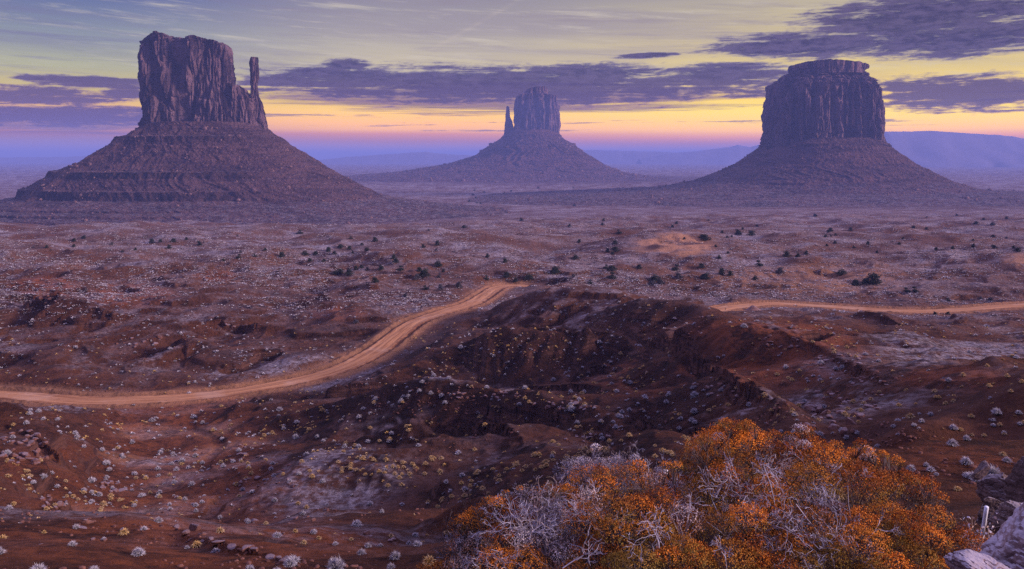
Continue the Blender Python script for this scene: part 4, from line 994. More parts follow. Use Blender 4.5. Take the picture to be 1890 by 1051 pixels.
def finish_labels(items):
    """items: (obj, adjective choices, noun, px, py, size px, category, group). Things told apart by look, place and rank of size."""
    cells = {}
    for it in items: cells.setdefault((it[2], where(it[3], it[4])), []).append(it)
    for (noun, w), L in cells.items():
        L.sort(key=lambda q: -q[5])
        n = len(L)
        if n == 1: names = {id(L[0]): ''}
        else:
            names = {}; left = L[:]
            def take(word, q): names[id(q)] = word; left.remove(q)
            take('largest', left[0])
            if left: take('leftmost' if n > 2 else 'smaller', min(left, key=lambda q: q[3]))
            if left: take('rightmost', max(left, key=lambda q: q[3]))
            if left: take('lowest', max(left, key=lambda q: q[4]))
            if left: take('topmost', min(left, key=lambda q: q[4]))
            if left: take('smallest', left[-1])
            for q in left: names[id(q)] = 'in-between'
        for q in L:
            wd = names[id(q)]
            lab = f"{wd + ' ' if wd else ''}{q[1]} {noun} {w}"
            ws_ = lab.split()
            if len(ws_) > 16: lab = lab.replace('frosted pale grey', 'frosted').replace('straw yellow', 'yellow').replace('juniper bush tree', 'juniper')
            if len(lab.split()) > 16: lab = lab.replace(' and right of', ' right of').replace(' and left of', ' left of')
            tag(q[0], lab, q[6], q[7])

# ------------------------------------------------------------------ scatter positions
def screen_points(n, rng, x0=-150, x1=2040, y0=340, y1=1060, wfun=None, world_extra=.2):
    px = rng.uniform(x0, x1, n); py = rng.uniform(y0, y1, n)
    j = np.clip(np.round(np.interp(px, PX_COLS, np.arange(NC))).astype(int), 0, NC - 1)
    d = np.zeros(n)
    for jj in np.unique(j):
        m = np.where(j == jj)[0]; col = -RUNMIN[:, jj]
        k = np.clip(np.searchsorted(col, -py[m]), 1, NR - 1)
        a, b_ = -col[k - 1], -col[k]; t = np.clip((a - py[m]) / np.maximum(a - b_, 1e-6), 0, 1)
        d[m] = D_ROWS[k - 1] + t * (D_ROWS[k] - D_ROWS[k - 1])
    ne = int(n * world_extra)                     # some more where this view does not reach
    px = np.concatenate([px, rng.uniform(-700, 2600, ne)]); d = np.concatenate([d, np.exp(rng.uniform(math.log(20), math.log(700), ne))]); py = np.concatenate([py, np.full(ne, -1.0)])
    z = gsample(ZG, px, d)
    sl = gsample(SLOPE, px, d); dk = gsample(DARK, px, d); vg = gsample(VEG, px, d); sd_ = gsample(SAND, px, d); rd = gsample(ROADM, px, d); ws = gsample(WASHM, px, d)
    X = (px - CX) / F * d
    w = wfun(px, py, d, X, sl, dk, vg, sd_, rd, ws); keep = rng.uniform(0, 1, len(px)) < w
    pyv = HY + (CAMZ - z) / d * F
    return X[keep], d[keep], z[keep], px[keep], pyv[keep]
BUSHZONE = lambda px, d: (d > 8.5)

def clump_mass(name, X, Y, Z, S, mat, rng, nb_big=26, nb_small=12, hr=.6, elong=None):
    A = Acc(); spx = S / Y * F
    for big in (True, False):
        m = (spx > 7) == big
        nb = nb_big if big else nb_small
        idx = np.where(m)[0]
        if not len(idx): continue
        k = len(idx); n = k * nb
        rep = np.repeat(idx, nb); az = rng.uniform(0, 2 * math.pi, n); el = np.arcsin(rng.uniform(0.02, 1, n)); q = rng.uniform(.75, 1.1, n)
        s = S[rep] * .5; eg = (np.ones(n) if elong is None else elong[rep])
        tip = np.stack([np.cos(az) * np.cos(el) * s * q * eg, np.sin(az) * np.cos(el) * s * q, np.sin(el) * s * 2 * hr * q], -1)
        rt = tip * rng.uniform(.05, .45, n)[:, None]; rt[:, 2] *= .3
        a2 = az + math.pi / 2 + rng.normal(0, .5, n); wv = np.stack([np.cos(a2), np.sin(a2), rng.normal(0, .4, n)], -1) * (s * (.26 if big else .42))[:, None]
        c = np.stack([X[rep], Y[rep], Z[rep] - .04], -1)
        md = rt + (tip - rt) * .62
        V = np.stack([c + rt, c + md + wv * .5, c + tip, c + md - wv * .5], 1).reshape(-1, 3)
        A.add(V, np.arange(n * 4).reshape(-1, 4), tip=np.tile(np.array([0, .6, 1.0, .6]), n), vary=np.repeat(np.repeat(rng.uniform(0, 1, k), nb) * .6 + rng.uniform(0, .4, n), 4))
    V, Fs, at = A.cat()
    return mesh_np(name, V, Fs, mat, None, False, at)

def individuals(name, protos, X, Y, Z, PXs, PYs, S, adj, noun, cat, grp, n, rng, zoff=-.03):
    vis = (PYs > 0) & (PXs > -5) & (PXs < 1895) & (PYs < 1075)
    runm = gsample(RUNMIN, PXs, Y * 0.995)
    vis &= PYs - (S / Y * F) * .4 <= runm + 1.0
    spx = np.where(vis, S / Y * F, 0); order = np.argsort(-spx)[:n]; order = order[spx[order] > 0]
    items = []
    for i in order:
        o = bpy.data.objects.new(name, protos[int(rng.integers(len(protos)))]); COL.objects.link(o)
        s = float(S[i]); o.location = (float(X[i]), float(Y[i]), float(Z[i]) + zoff * s)
        o.rotation_euler = (0, 0, float(rng.uniform(0, 6.28))); o.scale = (s * float(rng.uniform(.9, 1.1)), s, s * float(rng.uniform(.8, 1.1)))
        items.append((o, adj, noun, float(PXs[i]), float(PYs[i]), float(spx[i]), cat, grp))
    rest = np.ones(len(X), bool); rest[order] = False
    return items, rest

rng = np.random.default_rng(21)
# straw yellow grass tufts of the foreground slopes
def w_tuft(px, py, d, X, sl, dk, vg, sd_, rd, ws):
    cl = ss(pn2(X / 22, d / 22, 111) + .6 * pn2(X / 7, d / 7, 112), -.2, .5)
    w = (0.12 + .88 * cl) * (1 - ss(d, 185, 240)) * (1 - .97 * rd) * ss(d, 16, 30) * (1 - ss(sl, .9, 1.5) * .8)
    return w * (1 - .55 * ((px > 1150) & (py > 640)) * (1 - ss(d, 100, 130))) * (.3 + .7 * ss(d, 45, 90)) * np.where(px < 520, .55, 1.0) 
X, Y, Z, PX_, PY_ = screen_points(7000, rng, y0=560, wfun=w_tuft)
S = rng.uniform(.3, .8, len(X)) * (0.62 + .42 * ss(Y, 30, 110)) * np.where(rng.uniform(0, 1, len(X)) < .08, 1.3, 1)
it, rest = individuals('grass_tuft', TUFTS, X, Y, Z, PX_, PY_, S, 'straw yellow', 'grass tuft', 'grass tuft', 'straw yellow grass tufts on the foreground slopes', 300, rng); finish_labels(it)
tag(clump_mass('grass_tufts', X[rest], Y[rest], Z[rest], S[rest], MAT_TUFT, rng, 30, 16, .5), 'small straw yellow grass tufts dotted over the dark slopes', None, None, 'stuff')
# frosted sage
def w_sage(px, py, d, X, sl, dk, vg, sd_, rd, ws):
    cl = ss(pn2(X / 26, d / 26, 121) + .6 * pn2(X / 8, d / 8, 122), -.05, .55)
    near = (1 - ss(d, 150, 175)) * (.10 + .45 * cl + .3 * ws) * (.35 + .65 * ss(d, 60, 100)); mid = ss(d, 150, 175) * (1 - ss(d, 300, 420)) * (.25 + .75 * cl)
    return (near + mid) * (1 - .97 * rd) * (1 - .6 * sd_) * ss(d, 14, 22) * (1 - ss(sl, 1.0, 1.6) * .7)
X, Y, Z, PX_, PY_ = screen_points(10500, rng, y0=470, wfun=w_sage)
S = rng.uniform(.35, 1.0, len(X)) * (0.45 + .6 * ss(Y, 25, 150)) * np.where(rng.uniform(0, 1, len(X)) < .06, 1.5, 1)
it, rest = individuals('sage_shrub', SAGES, X, Y, Z, PX_, PY_, S, 'frosted pale grey', 'sage shrub', 'shrub', 'frosted sage shrubs', 300, rng); finish_labels(it)
tag(clump_mass('sagebrush', X[rest], Y[rest], Z[rest], S[rest], MAT_SAGE, rng, 34, 16, .5), 'frosted grey sagebrush scattered over the flats beyond the road', None, None, 'stuff')
# frosted bunch grass over the dunes
def w_clump(px, py, d, X, sl, dk, vg, sd_, rd, ws):
    cl = ss(pn2(X / 60, d / 30, 131) + .7 * pn2(X / 18, d / 12, 132), -.45, .5)
    return ss(d, 215, 290) * (1 - ss(d, 1300, 2200)) * (.08 + .92 * cl) * (1 - .97 * rd) * (1 - .8 * sd_)
X, Y, Z, PX_, PY_ = screen_points(44000, rng, y0=372, y1=600, wfun=w_clump)
S = rng.uniform(.5, 1.3, len(X)) ** 1.3 * 1.5 * (0.8 + .6 * ss(Y, 350, 900)); el_ = rng.uniform(1.0, 2.2, len(X))
tag(clump_mass('dune_grass', X, Y, Z, S, MAT_CLUMP, rng, 16, 10, .33, el_), 'low frosted bunch grass covering the dunes below the buttes', None, None, 'stuff')

# ------------------------------------------------------------------ junipers (photo px of the foot, height in photo px, frosted?)
TL = '''1143,432,10 1135,451,9 1122,465,9 1135,464,12 1131,470,7 1062,479,12 1025,504,15 1130,500,14 1118,496,9 1179,496,10 1129,514,14 1247,499,13 1209,518,15 1219,525,12,f 1203,527,13,f 1252,514,14,f 1263,442,5 1249,414,7 1241,420,7 1297,440,11 1051,419,7 1114,408,6 1112,416,7 1069,448,8 1058,511,9,f 1089,524,8 1295,495,11 1298,514,10
629,457,9 645,461,9 651,468,7 677,463,9 606,464,10 727,478,12 730,486,13 703,499,13 740,500,12 645,507,15 657,498,9 667,495,8 628,505,11 774,502,12 783,511,18 770,516,15,f 692,522,13 808,492,15 781,458,9 807,453,10 811,513,12,f 786,535,10 846,532,15,f 813,535,13,f 897,517,10 748,548,9,f 657,597,10,f 818,503,8 678,499,9,f
976,517,16 1024,505,15 952,521,11 936,512,14 932,485,10 900,476,10 692,446,11 857,421,8 962,408,7 1060,381,6
1302,444,15 1363,434,13 1387,435,12 1333,431,7 1342,440,7 1402,492,14 1394,517,11 1452,474,13 1473,475,11 1327,478,10 1302,516,15 1332,507,15 1348,509,11 1440,505,15,f 1554,508,15 1580,527,16 1612,524,24 1598,524,14 1688,540,13 1674,540,11 1488,470,9 1570,426,8 1533,427,8 1602,452,8 1802,414,8 1832,416,8 1758,460,8 1796,457,9 1728,462,8 1836,459,8 1878,465,10 1810,553,8,f 1828,556,9,f 1750,556,7 1726,581,7 1750,581,7 1660,452,7 1524,438,7 1686,422,7 1710,424,6
280,449,11 320,447,9 312,459,9 136,446,8 154,441,8 86,458,7 136,456,7 368,453,10 520,475,12 562,471,11 582,471,10 606,465,8 572,483,8 598,483,8 554,432,9 628,459,8 440,477,9 470,475,8 412,482,7 296,447,7 344,443,7 620,507,11 206,452,6 250,462,6'''
items = []; tv = np.random.default_rng(31)
lst = []
for tk in TL.split():
    q = tk.split(','); lst.append((float(q[0]), float(q[1]), float(q[2]), len(q) > 3))
for i in range(34): lst.append((tv.uniform(860, 1180), tv.uniform(347, 378), tv.uniform(3.2, 5), False))
for i in range(26): lst.append((tv.uniform(1300, 1890), tv.uniform(398, 470), tv.uniform(4, 7), False))
for i in range(14): lst.append((tv.uniform(20, 900), tv.uniform(425, 470), tv.uniform(4, 7), tv.uniform() < .3))
for px, py, h, fr in lst:
    w, d = ray(px, py); hm = h / F * d * .95
    wide = tv.uniform(1.0, 1.5) if h < 18 else 1.5
    t = empty('juniper_tree', (w[0], w[1], w[2] - .03 * hm), None, 'tree'); t.rotation_euler = (0, 0, tv.uniform(0, 6.28)); t.scale = (hm * wide, hm * wide, hm)
    trunk, crowns = TREES[int(tv.integers(5))]
    for nm, me in (('trunk', trunk), ('crown', crowns[1 if fr else 0])):
        c = bpy.data.objects.new(nm, me); COL.objects.link(c); c.parent = t
    items.append((t, 'frosted grey' if fr else 'dark green', 'juniper bush tree' if fr else 'juniper tree', px, py, h, 'tree', 'frosted junipers' if fr else 'dark junipers on the dunes and plain'))
finish_labels(items)

# ------------------------------------------------------------------ boulders and ledge blocks
items = []; br = np.random.default_rng(41)
RK = [(1497,757,24,0),(1514,757,17,2),(1524,765,20,5),(1532,772,15,0),(1550,763,16,4),(1570,784,21,2),(1539,792,21,0),(1559,798,19,2),(1575,798,15,5),(1590,770,18,4),(1605,752,16,1),(1560,745,14,7),
      (344,985,18,0),(360,978,22,2),(328,975,16,4),(372,988,15,5),(500,1030,22,3),(529,1036,21,5),(512,1034,16,0),(455,1012,24,6),(430,1010,20,3),(470,1016,18,1),(405,1000,20,3),(390,996,16,6),(225,980,16,6),(150,975,15,3),(160,966,22,1),(470,964,17,0),(545,958,15,6)]
clusters = [(45,828,48,34,46,8,16),(100,930,24,18,14,8,20),(205,900,26,12,14,8,16),(455,845,40,22,18,6,13),(490,893,55,16,20,6,14),(1540,760,80,38,40,6,15),(1450,632,60,12,26,5,11),(1540,668,50,16,20,6,12),(895,731,65,7,24,6,12),(1035,750,75,9,28,6,12),(1080,812,70,10,18,6,12),(1600,720,45,22,16,6,12),(1330,720,60,26,18,5,12),(90,556,24,9,8,7,14),(245,630,60,14,14,5,10),(405,603,30,6,8,5,10),(1700,700,60,25,8,4,9),(560,985,120,30,14,5,12),(200,1005,180,30,14,5,12),(1270,590,30,8,8,5,9),(700,990,50,14,8,6,13)]
pts = [(x, y, s, k) for x, y, s, k in RK]
for cx_, cy_, rx, ry, n, lo, hi in clusters:
    for i in range(n):
        a = br.uniform(0, 6.28); q = math.sqrt(br.uniform(0, 1)); pts.append((cx_ + rx * q * math.cos(a), cy_ + ry * q * math.sin(a), lo + (hi - lo) * br.uniform(0, 1) ** 2, int(br.integers(8))))
pts = sorted(pts, key=lambda q: -q[2])[:298]
for px, py, s, k in pts:
    w, d = ray(px, py); sm_ = s / F * d * .55
    o = bpy.data.objects.new('boulder', ROCKS[k]); COL.objects.link(o); o.location = (w[0], w[1], w[2] - .05 * sm_); o.scale = (sm_ * br.uniform(.85, 1.2), sm_, sm_ * br.uniform(.8, 1.15)); o.rotation_euler = (br.normal(0, .15), br.normal(0, .15), br.uniform(0, 6.28))
    items.append((o, ['angular', 'slabby', 'blocky', 'flat', 'rough', 'rounded', 'long', 'squat'][k] + ' red', 'boulder' if s > 10 else 'stone', px, py, s, 'boulder' if s > 10 else 'stone', 'red sandstone boulders and ledge blocks'))
finish_labels(items)
# loose rubble: far more small stones than anyone could count
def rubble(n):
    rg_ = np.random.default_rng(51)
    def w_r(px, py, d, X, sl, dk, vg, sd_, rd, ws):
        cl = ss(pn2(X / 15, d / 15, 141) + .6 * pn2(X / 5, d / 5, 142), .05, .6)
        return (cl * (.3 + .7 * ss(sl, .25, .7)) + .6 * ((rd > .02) & (rd < .7))) * (1 - .98 * (rd > .75)) * ss(d, 9, 16) * (1 - ss(d, 250, 330))
    X, Y, Z, px, py = screen_points(n, rg_, y0=560, wfun=w_r); S = rg_.uniform(.12, .5, len(X)) * rg_.uniform(.5, 1, len(X)) * (.45 + .55 * ss(Y, 25, 90)) * .6
    V0, F0 = rock_shape(870, 1, (1, .8, .6), 9, .05); k = len(X); nv = len(V0)
    a = rg_.uniform(0, 6.28, k); ca, sa = np.cos(a), np.sin(a); sx = rg_.uniform(.7, 1.3, k)
    vx = V0[None, :, 0] * sx[:, None]; V = np.stack([(vx * ca[:, None] - V0[None, :, 1] * sa[:, None]) * S[:, None] + X[:, None], (vx * sa[:, None] + V0[None, :, 1] * ca[:, None]) * S[:, None] + Y[:, None], (V0[None, :, 2] + .2) * S[:, None] + Z[:, None]], -1)
    Fc = (F0[None] + (np.arange(k) * nv)[:, None, None]).reshape(-1, 3)
    m, b, bs = new_mat('rubble', .95, .1); p, _ = pos(b); b.put(bs.inputs['Base Color'], b.mix(b.sstep(b.noise(p, .9, 4, .6), .35, .65), (.095, .042, .034), (.24, .105, .075)))
    tag(mesh_np('rubble', V.reshape(-1, 3), Fc, m), 'loose red rubble on the slopes and along the road edges', None, None, 'stuff')
rubble(20000)
# little dirt pile and marker post beside the thin road
w, d = ray(1390, 573)
th = np.linspace(0, 2 * math.pi, 40, endpoint=False); V = []
for r_, h in ((1.15, -.3), (1, .03), (.8, .22), (.6, .45), (.4, .7), (.2, .92), (.01, 1.0)):
    for t in th: V.append((w[0] + 2.3 * r_ * math.cos(t) * (1 + .12 * float(pn2(np.array([math.cos(t) * 2]), np.array([math.sin(t) * 2]), 3)[0])), w[1] + 1.6 * r_ * math.sin(t), w[2] + 1.35 * h + .1 * float(pn2(np.array([t * 3.]), np.array([r_ * 5]), 5)[0])))
tag(mesh_np('dirt_pile', V, grid_faces(7, 40, True), MAT_ROCK, smooth=True), 'small dark cone of dirt dumped beside the thin pale road', 'dirt pile')
w, d = ray(1339, 575); Vp, Fp = tube([w + np.array([0, 0, z_]) for z_ in (-.3, .3, .9, 1.0)], [.09, .085, .08, .05], 8)
tag(mesh_np('marker_post', Vp, Fp, m_bark), 'tiny dark post on the edge of the thin pale road', 'post')
# ------------------------------------------------------------------ the bushes close to the viewer
def simple_mat(name, ca, cb, cc=None, rough=.85, scale=18):
    m, b, bs = new_mat(name, rough, .12); p, _ = pos(b); v = b.attr('vary'); t = b.attr('tone')
    n = b.noise(p, scale, 3, .6)
    c = b.mix(b.sstep(v * .6 + n * .5, .25, .8), ca, cb)
    if cc: c = b.mix(t, c, cc)
    b.put(bs.inputs['Base Color'], c); return m
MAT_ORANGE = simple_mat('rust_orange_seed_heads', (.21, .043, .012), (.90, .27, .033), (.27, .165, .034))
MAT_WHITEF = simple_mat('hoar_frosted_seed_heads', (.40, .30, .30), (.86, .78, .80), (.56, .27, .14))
MAT_WOOD = simple_mat('bush_wood', (.05, .035, .032), (.17, .125, .12))
MAT_PALE = simple_mat('pale_bare_twigs', (.20, .17, .20), (.54, .49, .58), (.30, .19, .13))
def ground_z(x, y):
    return float(gsample(ZG, np.array([CX + F * x / y]), np.array([y]))[0])
def grow(acc, rng, p, d, r, L, gen, pale, spread=.55, up=.05):
    """zig-zag twig that forks as it goes"""
    stack = [(np.array(p, float), np.array(d, float), r, L, gen)]
    while stack:
        p, d, r, L, g = stack.pop()
        q1 = p + d * L * .5 + rng.normal(0, L * .09, 3); q2 = p + d * L + rng.normal(0, L * .07, 3)
        V, Fc = tube(np.array([p, q1, q2]), [r, r * .88, r * .74], 4 if r > .003 else 3)
        acc.add(V, Fc, vary=rng.uniform(0, 1), tone=pale)
        if g > 0:
            for k in range(2 if rng.uniform() < .78 else 3):
                nd = d + rng.normal(0, spread, 3) + np.array([0, 0, up]); nd /= np.linalg.norm(nd)
                stack.append((q2, nd, max(r * .74, .0011), L * rng.uniform(.68, .92), g - 1))
def head(acc, stalk, rng, c, r, tone, dens=1.0, node=None):
    """domed cluster of tiny florets on forking stalks"""
    n = int(3600 * (r / .15) ** 2 * dens); hue = rng.choice([.02, .2, .5, .8, 1.0])
    d = rng.normal(0, 1, (n, 3)); d[:, 2] = d[:, 2] * .9 + .45; d /= np.linalg.norm(d, axis=1)[:, None]; d = d[d[:, 2] > -.25]; n = len(d)
    lump = .95 + .34 * pn3(d[:, 0] * 2.3 + c[0] * 7, d[:, 1] * 2.3 + c[1] * 7, d[:, 2] * 2.3, 77) + .22 * pn3(d[:, 0] * 5 + c[0] * 9, d[:, 1] * 5, d[:, 2] * 5 + c[1], 78)
    rr = r * lump * rng.uniform(.62, 1.03, n) ** .6
    Pn = c + d * rr[:, None] * np.array([1.08, 1.08, .80])
    s = rng.uniform(.0019, .0048, n)[:, None]
    a = rng.normal(0, 1, (n, 3)); a /= np.linalg.norm(a, axis=1)[:, None]; b2 = np.cross(a, d + rng.normal(0, .5, (n, 3))); b2 /= np.linalg.norm(b2, axis=1)[:, None]
    V = np.stack([Pn - a * s, Pn + b2 * s * .8, Pn + a * s, Pn - b2 * s * .8], 1).reshape(-1, 3)
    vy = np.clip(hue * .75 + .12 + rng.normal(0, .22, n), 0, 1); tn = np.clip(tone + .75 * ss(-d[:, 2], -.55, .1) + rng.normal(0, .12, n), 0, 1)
    acc.add(V, np.arange(n * 4).reshape(-1, 4), vary=np.repeat(vy, 4), tone=np.repeat(tn, 4))
    base = c - np.array([0, 0, r * .95]) if node is None else node
    for k in range(int(30 * max(dens, .6) * min(1, r / .12))):
        q = Pn[int(rng.integers(n))]; mid = base + (q - base) * .5 + rng.normal(0, r * .10, 3)
        V, Fc = tube(np.array([base, mid, q]), [.0022, .0016, .0009], 3); stalk.add(V, Fc, vary=rng.uniform(0, 1), tone=.3)
def bush(label, env, d0, bulge, ybot, n_heads, rng, gap, frost_zone, r_rng, pale_seeds, root_px, only_frost=False):
    xs = [e[0] for e in env]; ys = [e[1] for e in env]
    rx, ry_ = (root_px - CX) / F * d0, d0
    root = empty('flowering_shrub', (rx, ry_, ground_z(rx, ry_)), label, 'bush'); rt = np.array([rx, ry_, ground_z(rx, ry_)])
    fl, fr, wd, pl = Acc(), Acc(), Acc(), Acc(); placed = []; tries = 0
    def node_branch(c, r, acc, rad=.0075):
        tgt = c - np.array([0, 0, r * .9]); b0 = rt + np.array([rng.normal(0, .14), rng.normal(0, .10), -.05]); b0[2] = ground_z(b0[0], b0[1]) - .04
        t = np.linspace(0, 1, 9)[:, None]; mid = (b0 + tgt) / 2 + np.array([(c[0] - rx) * .25, (c[1] - ry_) * .2, -.03])
        path = (1 - t) ** 2 * b0 + 2 * t * (1 - t) * mid + t * t * tgt + rng.normal(0, .014, (9, 3)) * np.sin(t * math.pi)
        V, Fc = tube(path, np.linspace(rad, rad * .3, 9), 5); acc.add(V, Fc, vary=rng.uniform(0, 1), tone=.2); return path
    while len(placed) < n_heads and tries < n_heads * 40:
        tries += 1
        px = rng.uniform(xs[0], xs[-1]); yt = np.interp(px, xs, ys); t = rng.uniform(0, 1) ** 1.15; py = yt + (ybot - yt) * t
        r = rng.uniform(*r_rng) * (1.05 - .25 * t)
        d = d0 - bulge * math.sqrt(t) + rng.normal(0, .05)
        rp = r / d * F; py2 = py + rp * .62
        if any(((px - a) / (rp + r2) * 1.5) ** 2 + ((py2 - b2) / (rp + r2) * 1.75) ** 2 < .60 for a, b2, r2 in placed): continue
        if gap and ((px - gap[0]) / gap[2]) ** 2 + ((py2 - gap[1]) / gap[3]) ** 2 < 1 and rng.uniform() < .86: continue
        placed.append((px, py2, rp)); c = P(px, py2, d)
        path = node_branch(c, r, wd)
        fz = any(((px - a) / w_) ** 2 + ((py2 - b2) / h_) ** 2 < 1 for a, b2, w_, h_ in frost_zone)
        if (fz and rng.uniform() < .8) or only_frost:
            head(fr, pl, rng, c, r * .95, rng.uniform(-.1, .55), .42, path[-1])
            for k in range(4): grow(pl, rng, c + rng.normal(0, r * .3, 3) - np.array([0, 0, r * .3]), (c - path[-2]) / np.linalg.norm(c - path[-2]) + rng.normal(0, .5, 3), .0021, r * .42, 3, 0.0)
        else:
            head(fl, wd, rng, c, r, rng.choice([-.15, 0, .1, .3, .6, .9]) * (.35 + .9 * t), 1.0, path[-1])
    for k in range(int(n_heads * .35)):                           # the far side of the dome
        px = rng.uniform(xs[0], xs[-1]); yt = np.interp(px, xs, ys); r = rng.uniform(*r_rng); q = rng.uniform(.25, 1)
        c = P(px, yt, d0) + np.array([0, bulge * q * .9, -r * .7 - .8 * q * q * bulge]); path = node_branch(c, r, wd)
        head(fr if only_frost else fl, pl if only_frost else wd, rng, c, r, .1, .5, path[-1])
    for px, py, n, sp in pale_seeds:
        for k in range(n):
            x = px + rng.normal(0, sp); y = py + rng.normal(0, sp * .6); yt = np.interp(x, xs, ys); y = max(y, yt + 40)
            t = np.clip((y - yt) / (ybot - yt), 0, 1); d = d0 - bulge * math.sqrt(t) * .9 + rng.normal(0, .06)
            p = P(x, y, d); dr = np.array([rng.normal(0, .6), rng.normal(-.3, .4), rng.uniform(.2, 1)]); dr /= np.linalg.norm(dr)
            grow(pl, rng, p, dr, rng.uniform(.0016, .0032), rng.uniform(.045, .08), int(rng.integers(4, 6)), rng.choice([0, 0, 0, .5]), .62, .02)
        b0 = rt + np.array([rng.normal(0, .1), -.1, 0])
        for k in range(max(1, n // 6) if root_px > 1300 else 0):
            tgt = P(px + rng.normal(0, sp), py + rng.normal(0, sp * .5), d0 - bulge * .75); t = np.linspace(0, 1, 12)[:, None]
            path = b0 * (1 - t) + tgt * t + np.array([0, -.12, .06]) * np.sin(t * math.pi) + np.cumsum(rng.normal(0, .018, (12, 3)), 0) * (t > 0)
            V, Fc = tube(path, np.linspace(.006, .002, 12), 5); pl.add(V, Fc, vary=rng.uniform(.3, 1), tone=0.0)
    for k in range(int(n_heads * .45)):                            # loose sprigs that break the outline
        px = rng.uniform(xs[0] + 10, xs[-1] - 10); yt = np.interp(px, xs, ys); r = rng.uniform(.022, .055); c = P(px, yt + rng.uniform(-16, 30), d0 - bulge * rng.uniform(0, .25))
        head(fr if (only_frost or rng.uniform() < .15) else fl, pl if only_frost else wd, rng, c, r, rng.uniform(0, .3), 1.0, c - np.array([rng.normal(0, .03), rng.normal(0, .03), .08]))
    # dark inner brushwood
    for k in range(int(n_heads * 1.6)):
        px = rng.uniform(xs[0] + 20, xs[-1] - 20); yt = np.interp(px, xs, ys); y = yt + (ybot - yt) * rng.uniform(.25, 1); p = P(px, y, d0 - bulge * .15 + rng.normal(0, .12))
        dr = np.array([rng.normal(0, .5), rng.normal(-.2, .4), 1]); dr /= np.linalg.norm(dr); grow(wd, rng, p, dr, .0034, .075, 5, .2, .5, .05)
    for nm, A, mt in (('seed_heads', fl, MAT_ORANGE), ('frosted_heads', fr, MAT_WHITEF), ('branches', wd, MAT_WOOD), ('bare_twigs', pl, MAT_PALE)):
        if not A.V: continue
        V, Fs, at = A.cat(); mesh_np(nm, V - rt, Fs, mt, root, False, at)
    return root
br = np.random.default_rng(61)
bush('large rust orange domed bush full of bare pale twigs, biggest plant in the scene', [(1225,905),(1260,868),(1300,828),(1335,792),(1400,797),(1440,815),(1490,800),(1540,815),(1600,838),(1650,862),(1700,880),(1735,915),(1765,965),(1795,1015)], 5.4, 1.0, 1110, 100, br,
     (1440, 955, 150, 88), [], (.10, .185), [(1440,905,13,45),(1480,960,12,60),(1400,1000,10,60),(1530,1010,7,50),(1300,980,5,40)], 1500)
bush('orange bush mottled with white hoar frost, left neighbour of the large orange bush', [(800,1052),(840,1000),(880,948),(930,930),(965,902),(1000,915),(1040,905),(1085,872),(1130,858),(1180,868),(1240,868),(1275,900)], 5.1, .85, 1110, 72, br,
     (1000, 1010, 75, 75), [(845,1010,45,50),(985,912,55,20),(1205,878,70,30),(1000,985,60,70),(1255,930,40,70),(1090,930,30,24)], (.085, .155), [(985,985,12,36),(1035,950,6,30),(960,1030,8,40),(1230,1000,6,50)], 1060)
bush('white hoar frosted twiggy bush behind the mottled orange bush', [(1035,905),(1060,868),(1078,838),(1110,845),(1140,842),(1170,848),(1200,852),(1235,872),(1260,890)], 5.9, .5, 1010, 30, br, None, [(1150,860,200,120)], (.075, .12), [(1110,870,8,34),(1180,880,5,34)], 1150, True)

# ------------------------------------------------------------------ rocks, post and weed at the lower right corner
MAT_WALL = mat_rock('frosted_wall_stone', (.13, .075, .075), (.34, .225, .22), .6, 4.0)
MAT_GREYR = mat_rock('grey_brown_boulder', (.07, .042, .038), (.22, .14, .125), .30, 4.5)
def strata_rock(Q, seed):
    lay = pn2(Q[:, 2] * 9 + 1.2 * pn2(Q[:, 0] * 2.5, Q[:, 1] * 2.5, seed), Q[:, 0] * .8, seed + 1); cr = np.abs(pn3(Q[:, 0] * 3, Q[:, 1] * 3, Q[:, 2] * 5, seed + 2)); fn = pn3(Q[:, 0] * 18, Q[:, 1] * 18, Q[:, 2] * 18, seed + 3) + .6 * pn3(Q[:, 0] * 40, Q[:, 1] * 40, Q[:, 2] * 40, seed + 4)
    return Q * (1 + .035 * lay - .05 * (1 - ss(cr, 0, .09)) + .012 * fn)[:, None]
def big_rock(name, px, py, d, scl, seed, mat, rot, label, cat, rough=.07, planes=18):
    V, Fc = rock_shape(seed, 6, (1, 1, 1), planes, rough); V = strata_rock(V, seed) * np.array(scl); c = P(px, py, d)
    o = mesh_np(name, V, Fc, mat, smooth=False); o.location = c; o.rotation_euler = rot
    return tag(o, label, cat)
big_rock('wall_stone', 1925, 1062, 3.0, (.30, .26, .17), 911, MAT_WALL, (.1, -.15, .3), 'large purple grey frosted wall stone filling the bottom right corner', 'stone')
big_rock('wall_stone.001', 1822, 1072, 2.75, (.125, .12, .072), 912, MAT_WALL, (0, .1, .1), 'smaller pale frosted stone jutting left at the bottom right corner', 'stone')
big_rock('boulder', 1845, 906, 9.4, (.25, .24, .23), 921, MAT_GREYR, (.1, .1, .5), 'big grey boulder with a flat sloping top, above the slanted white post', 'boulder')
big_rock('boulder', 1838, 950, 8.8, (.22, .16, .20), 922, MAT_GREYR, (.3, 0, .2), 'dark shadowed boulder directly behind the slanted white post', 'boulder')
big_rock('boulder', 1892, 900, 8.2, (.13, .16, .30), 923, MAT_GREYR, (0, .1, .8), 'tall upright boulder cut off by the right edge of the picture', 'boulder')
big_rock('boulder', 1880, 960, 7.6, (.22, .2, .22), 924, MAT_GREYR, (.2, .1, 1.8), 'dark boulder right of the slanted white post above the corner stone', 'boulder')
big_rock('boulder', 1809, 869, 11.0, (.15, .07, .065), 925, MAT_GREYR, (.1, -.65, .1), 'slanting slab shaped boulder leaning left of the big grey boulder', 'boulder')
w0, w1 = P(1803, 1052, 7.2), P(1821, 936, 7.0)
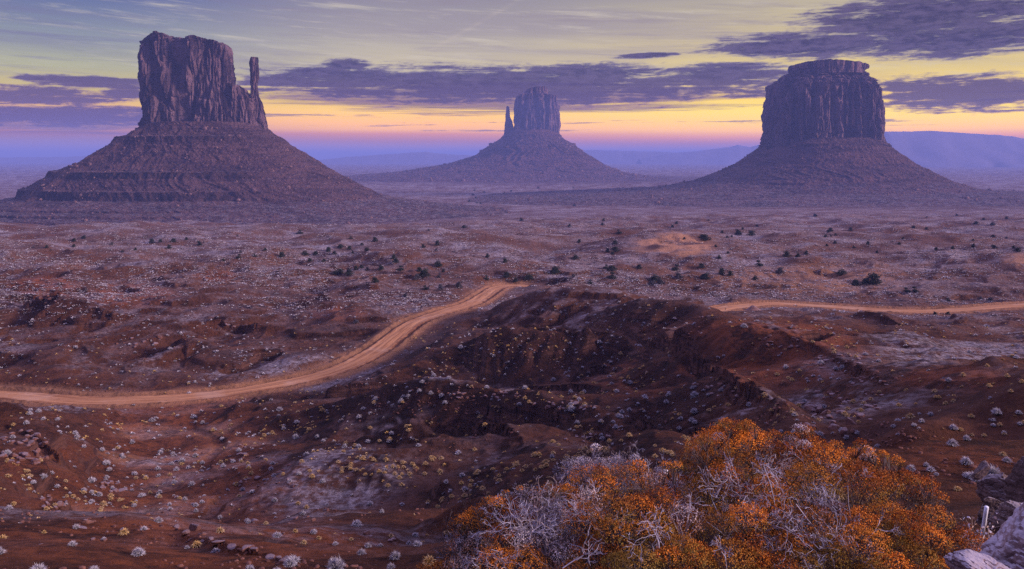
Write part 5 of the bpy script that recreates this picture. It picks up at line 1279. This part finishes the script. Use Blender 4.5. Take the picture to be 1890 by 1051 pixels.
m, b, bs = new_mat('white_plastic_pipe', .5, .3); p, _ = pos(b); b.put(bs.inputs['Base Color'], b.mix(b.noise(p, 30, 4), (.74, .72, .78), (.90, .88, .92)))
Vp, Fp = tube(np.concatenate([[w0 + (w1 - w0) * t for t in (0, .3, .6, .9, 1.0)], [w1 + (w0 - w1) * .001, w1 + (w0 - w1) * .02]]), [.0155] * 5 + [.012, .012], 18)
tag(mesh_np('marker_post', Vp, Fp, m, smooth=True), 'slanted white plastic marker pipe sticking up between the bush and boulders', 'post')
wr = np.random.default_rng(71)
A, B = Acc(), Acc(); c0 = P(1800, 1015, 6.3); gz = np.array([c0[0], c0[1], ground_z(c0[0], c0[1])])
for k in range(26):
    tgt = P(wr.uniform(1775, 1840), wr.uniform(955, 1025), 6.3 + wr.normal(0, .15)); t = np.linspace(0, 1, 7)[:, None]
    path = gz * (1 - t) + tgt * t + wr.normal(0, .02, (7, 3)) * (t > 0) + np.array([0, 0, .05]) * np.sin(t * 3.1); V, Fc = tube(path, np.linspace(.006, .002, 7), 4); A.add(V, Fc, vary=wr.uniform(0, 1), tone=.8)
    for q in range(26):
        s = wr.uniform(.25, 1); c = gz * (1 - s) + tgt * s + wr.normal(0, .018, 3) + np.array([0, 0, .05]) * math.sin(s * 3.1); a = wr.normal(0, 1, 3); a /= np.linalg.norm(a); b2 = np.cross(a, wr.normal(0, 1, 3)); b2 /= np.linalg.norm(b2); z_ = wr.uniform(.007, .016)
        B.add(np.array([c - a * z_, c + b2 * z_ * .7, c + a * z_, c - b2 * z_ * .7]), np.array([[0, 1, 2, 3]]), vary=wr.uniform(0, 1), tone=wr.choice([0, 0, .6]))
weed = empty('frosted_weed', tuple(gz), 'yellow white frosted weed at the foot of the slanted white post', 'plant')
V, Fs, at = A.cat(); mesh_np('stems', V - gz, Fs, MAT_PALE, weed, False, at); V, Fs, at = B.cat(); mesh_np('leaves', V - gz, Fs, MAT_WHITEF, weed, False, at)
# ------------------------------------------------------------------ air
def haze():
    m = bpy.data.materials.new('air_haze'); m.use_nodes = True; nt = m.node_tree; nt.nodes.clear()
    v = nt.nodes.new('ShaderNodeVolumePrincipled'); o = nt.nodes.new('ShaderNodeOutputMaterial')
    v.inputs['Color'].default_value = (0.37, 0.46, 1.0, 1); v.inputs['Density'].default_value = HAZE_D; v.inputs['Anisotropy'].default_value = 0.0
    nt.links.new(v.outputs[0], o.inputs['Volume'])
    lo = (-90000, -500, float(ZG.min()) - 12.0); hi = (90000, 61000, HAZE_TOP)
    vs = [(x, y, z) for x in (lo[0], hi[0]) for y in (lo[1], hi[1]) for z in (lo[2], hi[2])]
    f = [(0, 1, 3, 2), (4, 6, 7, 5), (0, 4, 5, 1), (2, 3, 7, 6), (0, 2, 6, 4), (1, 5, 7, 3)]
    tag(mesh_np('haze', vs, np.array(f), m), 'blue violet morning haze over the valley', None, None, 'stuff')
haze()
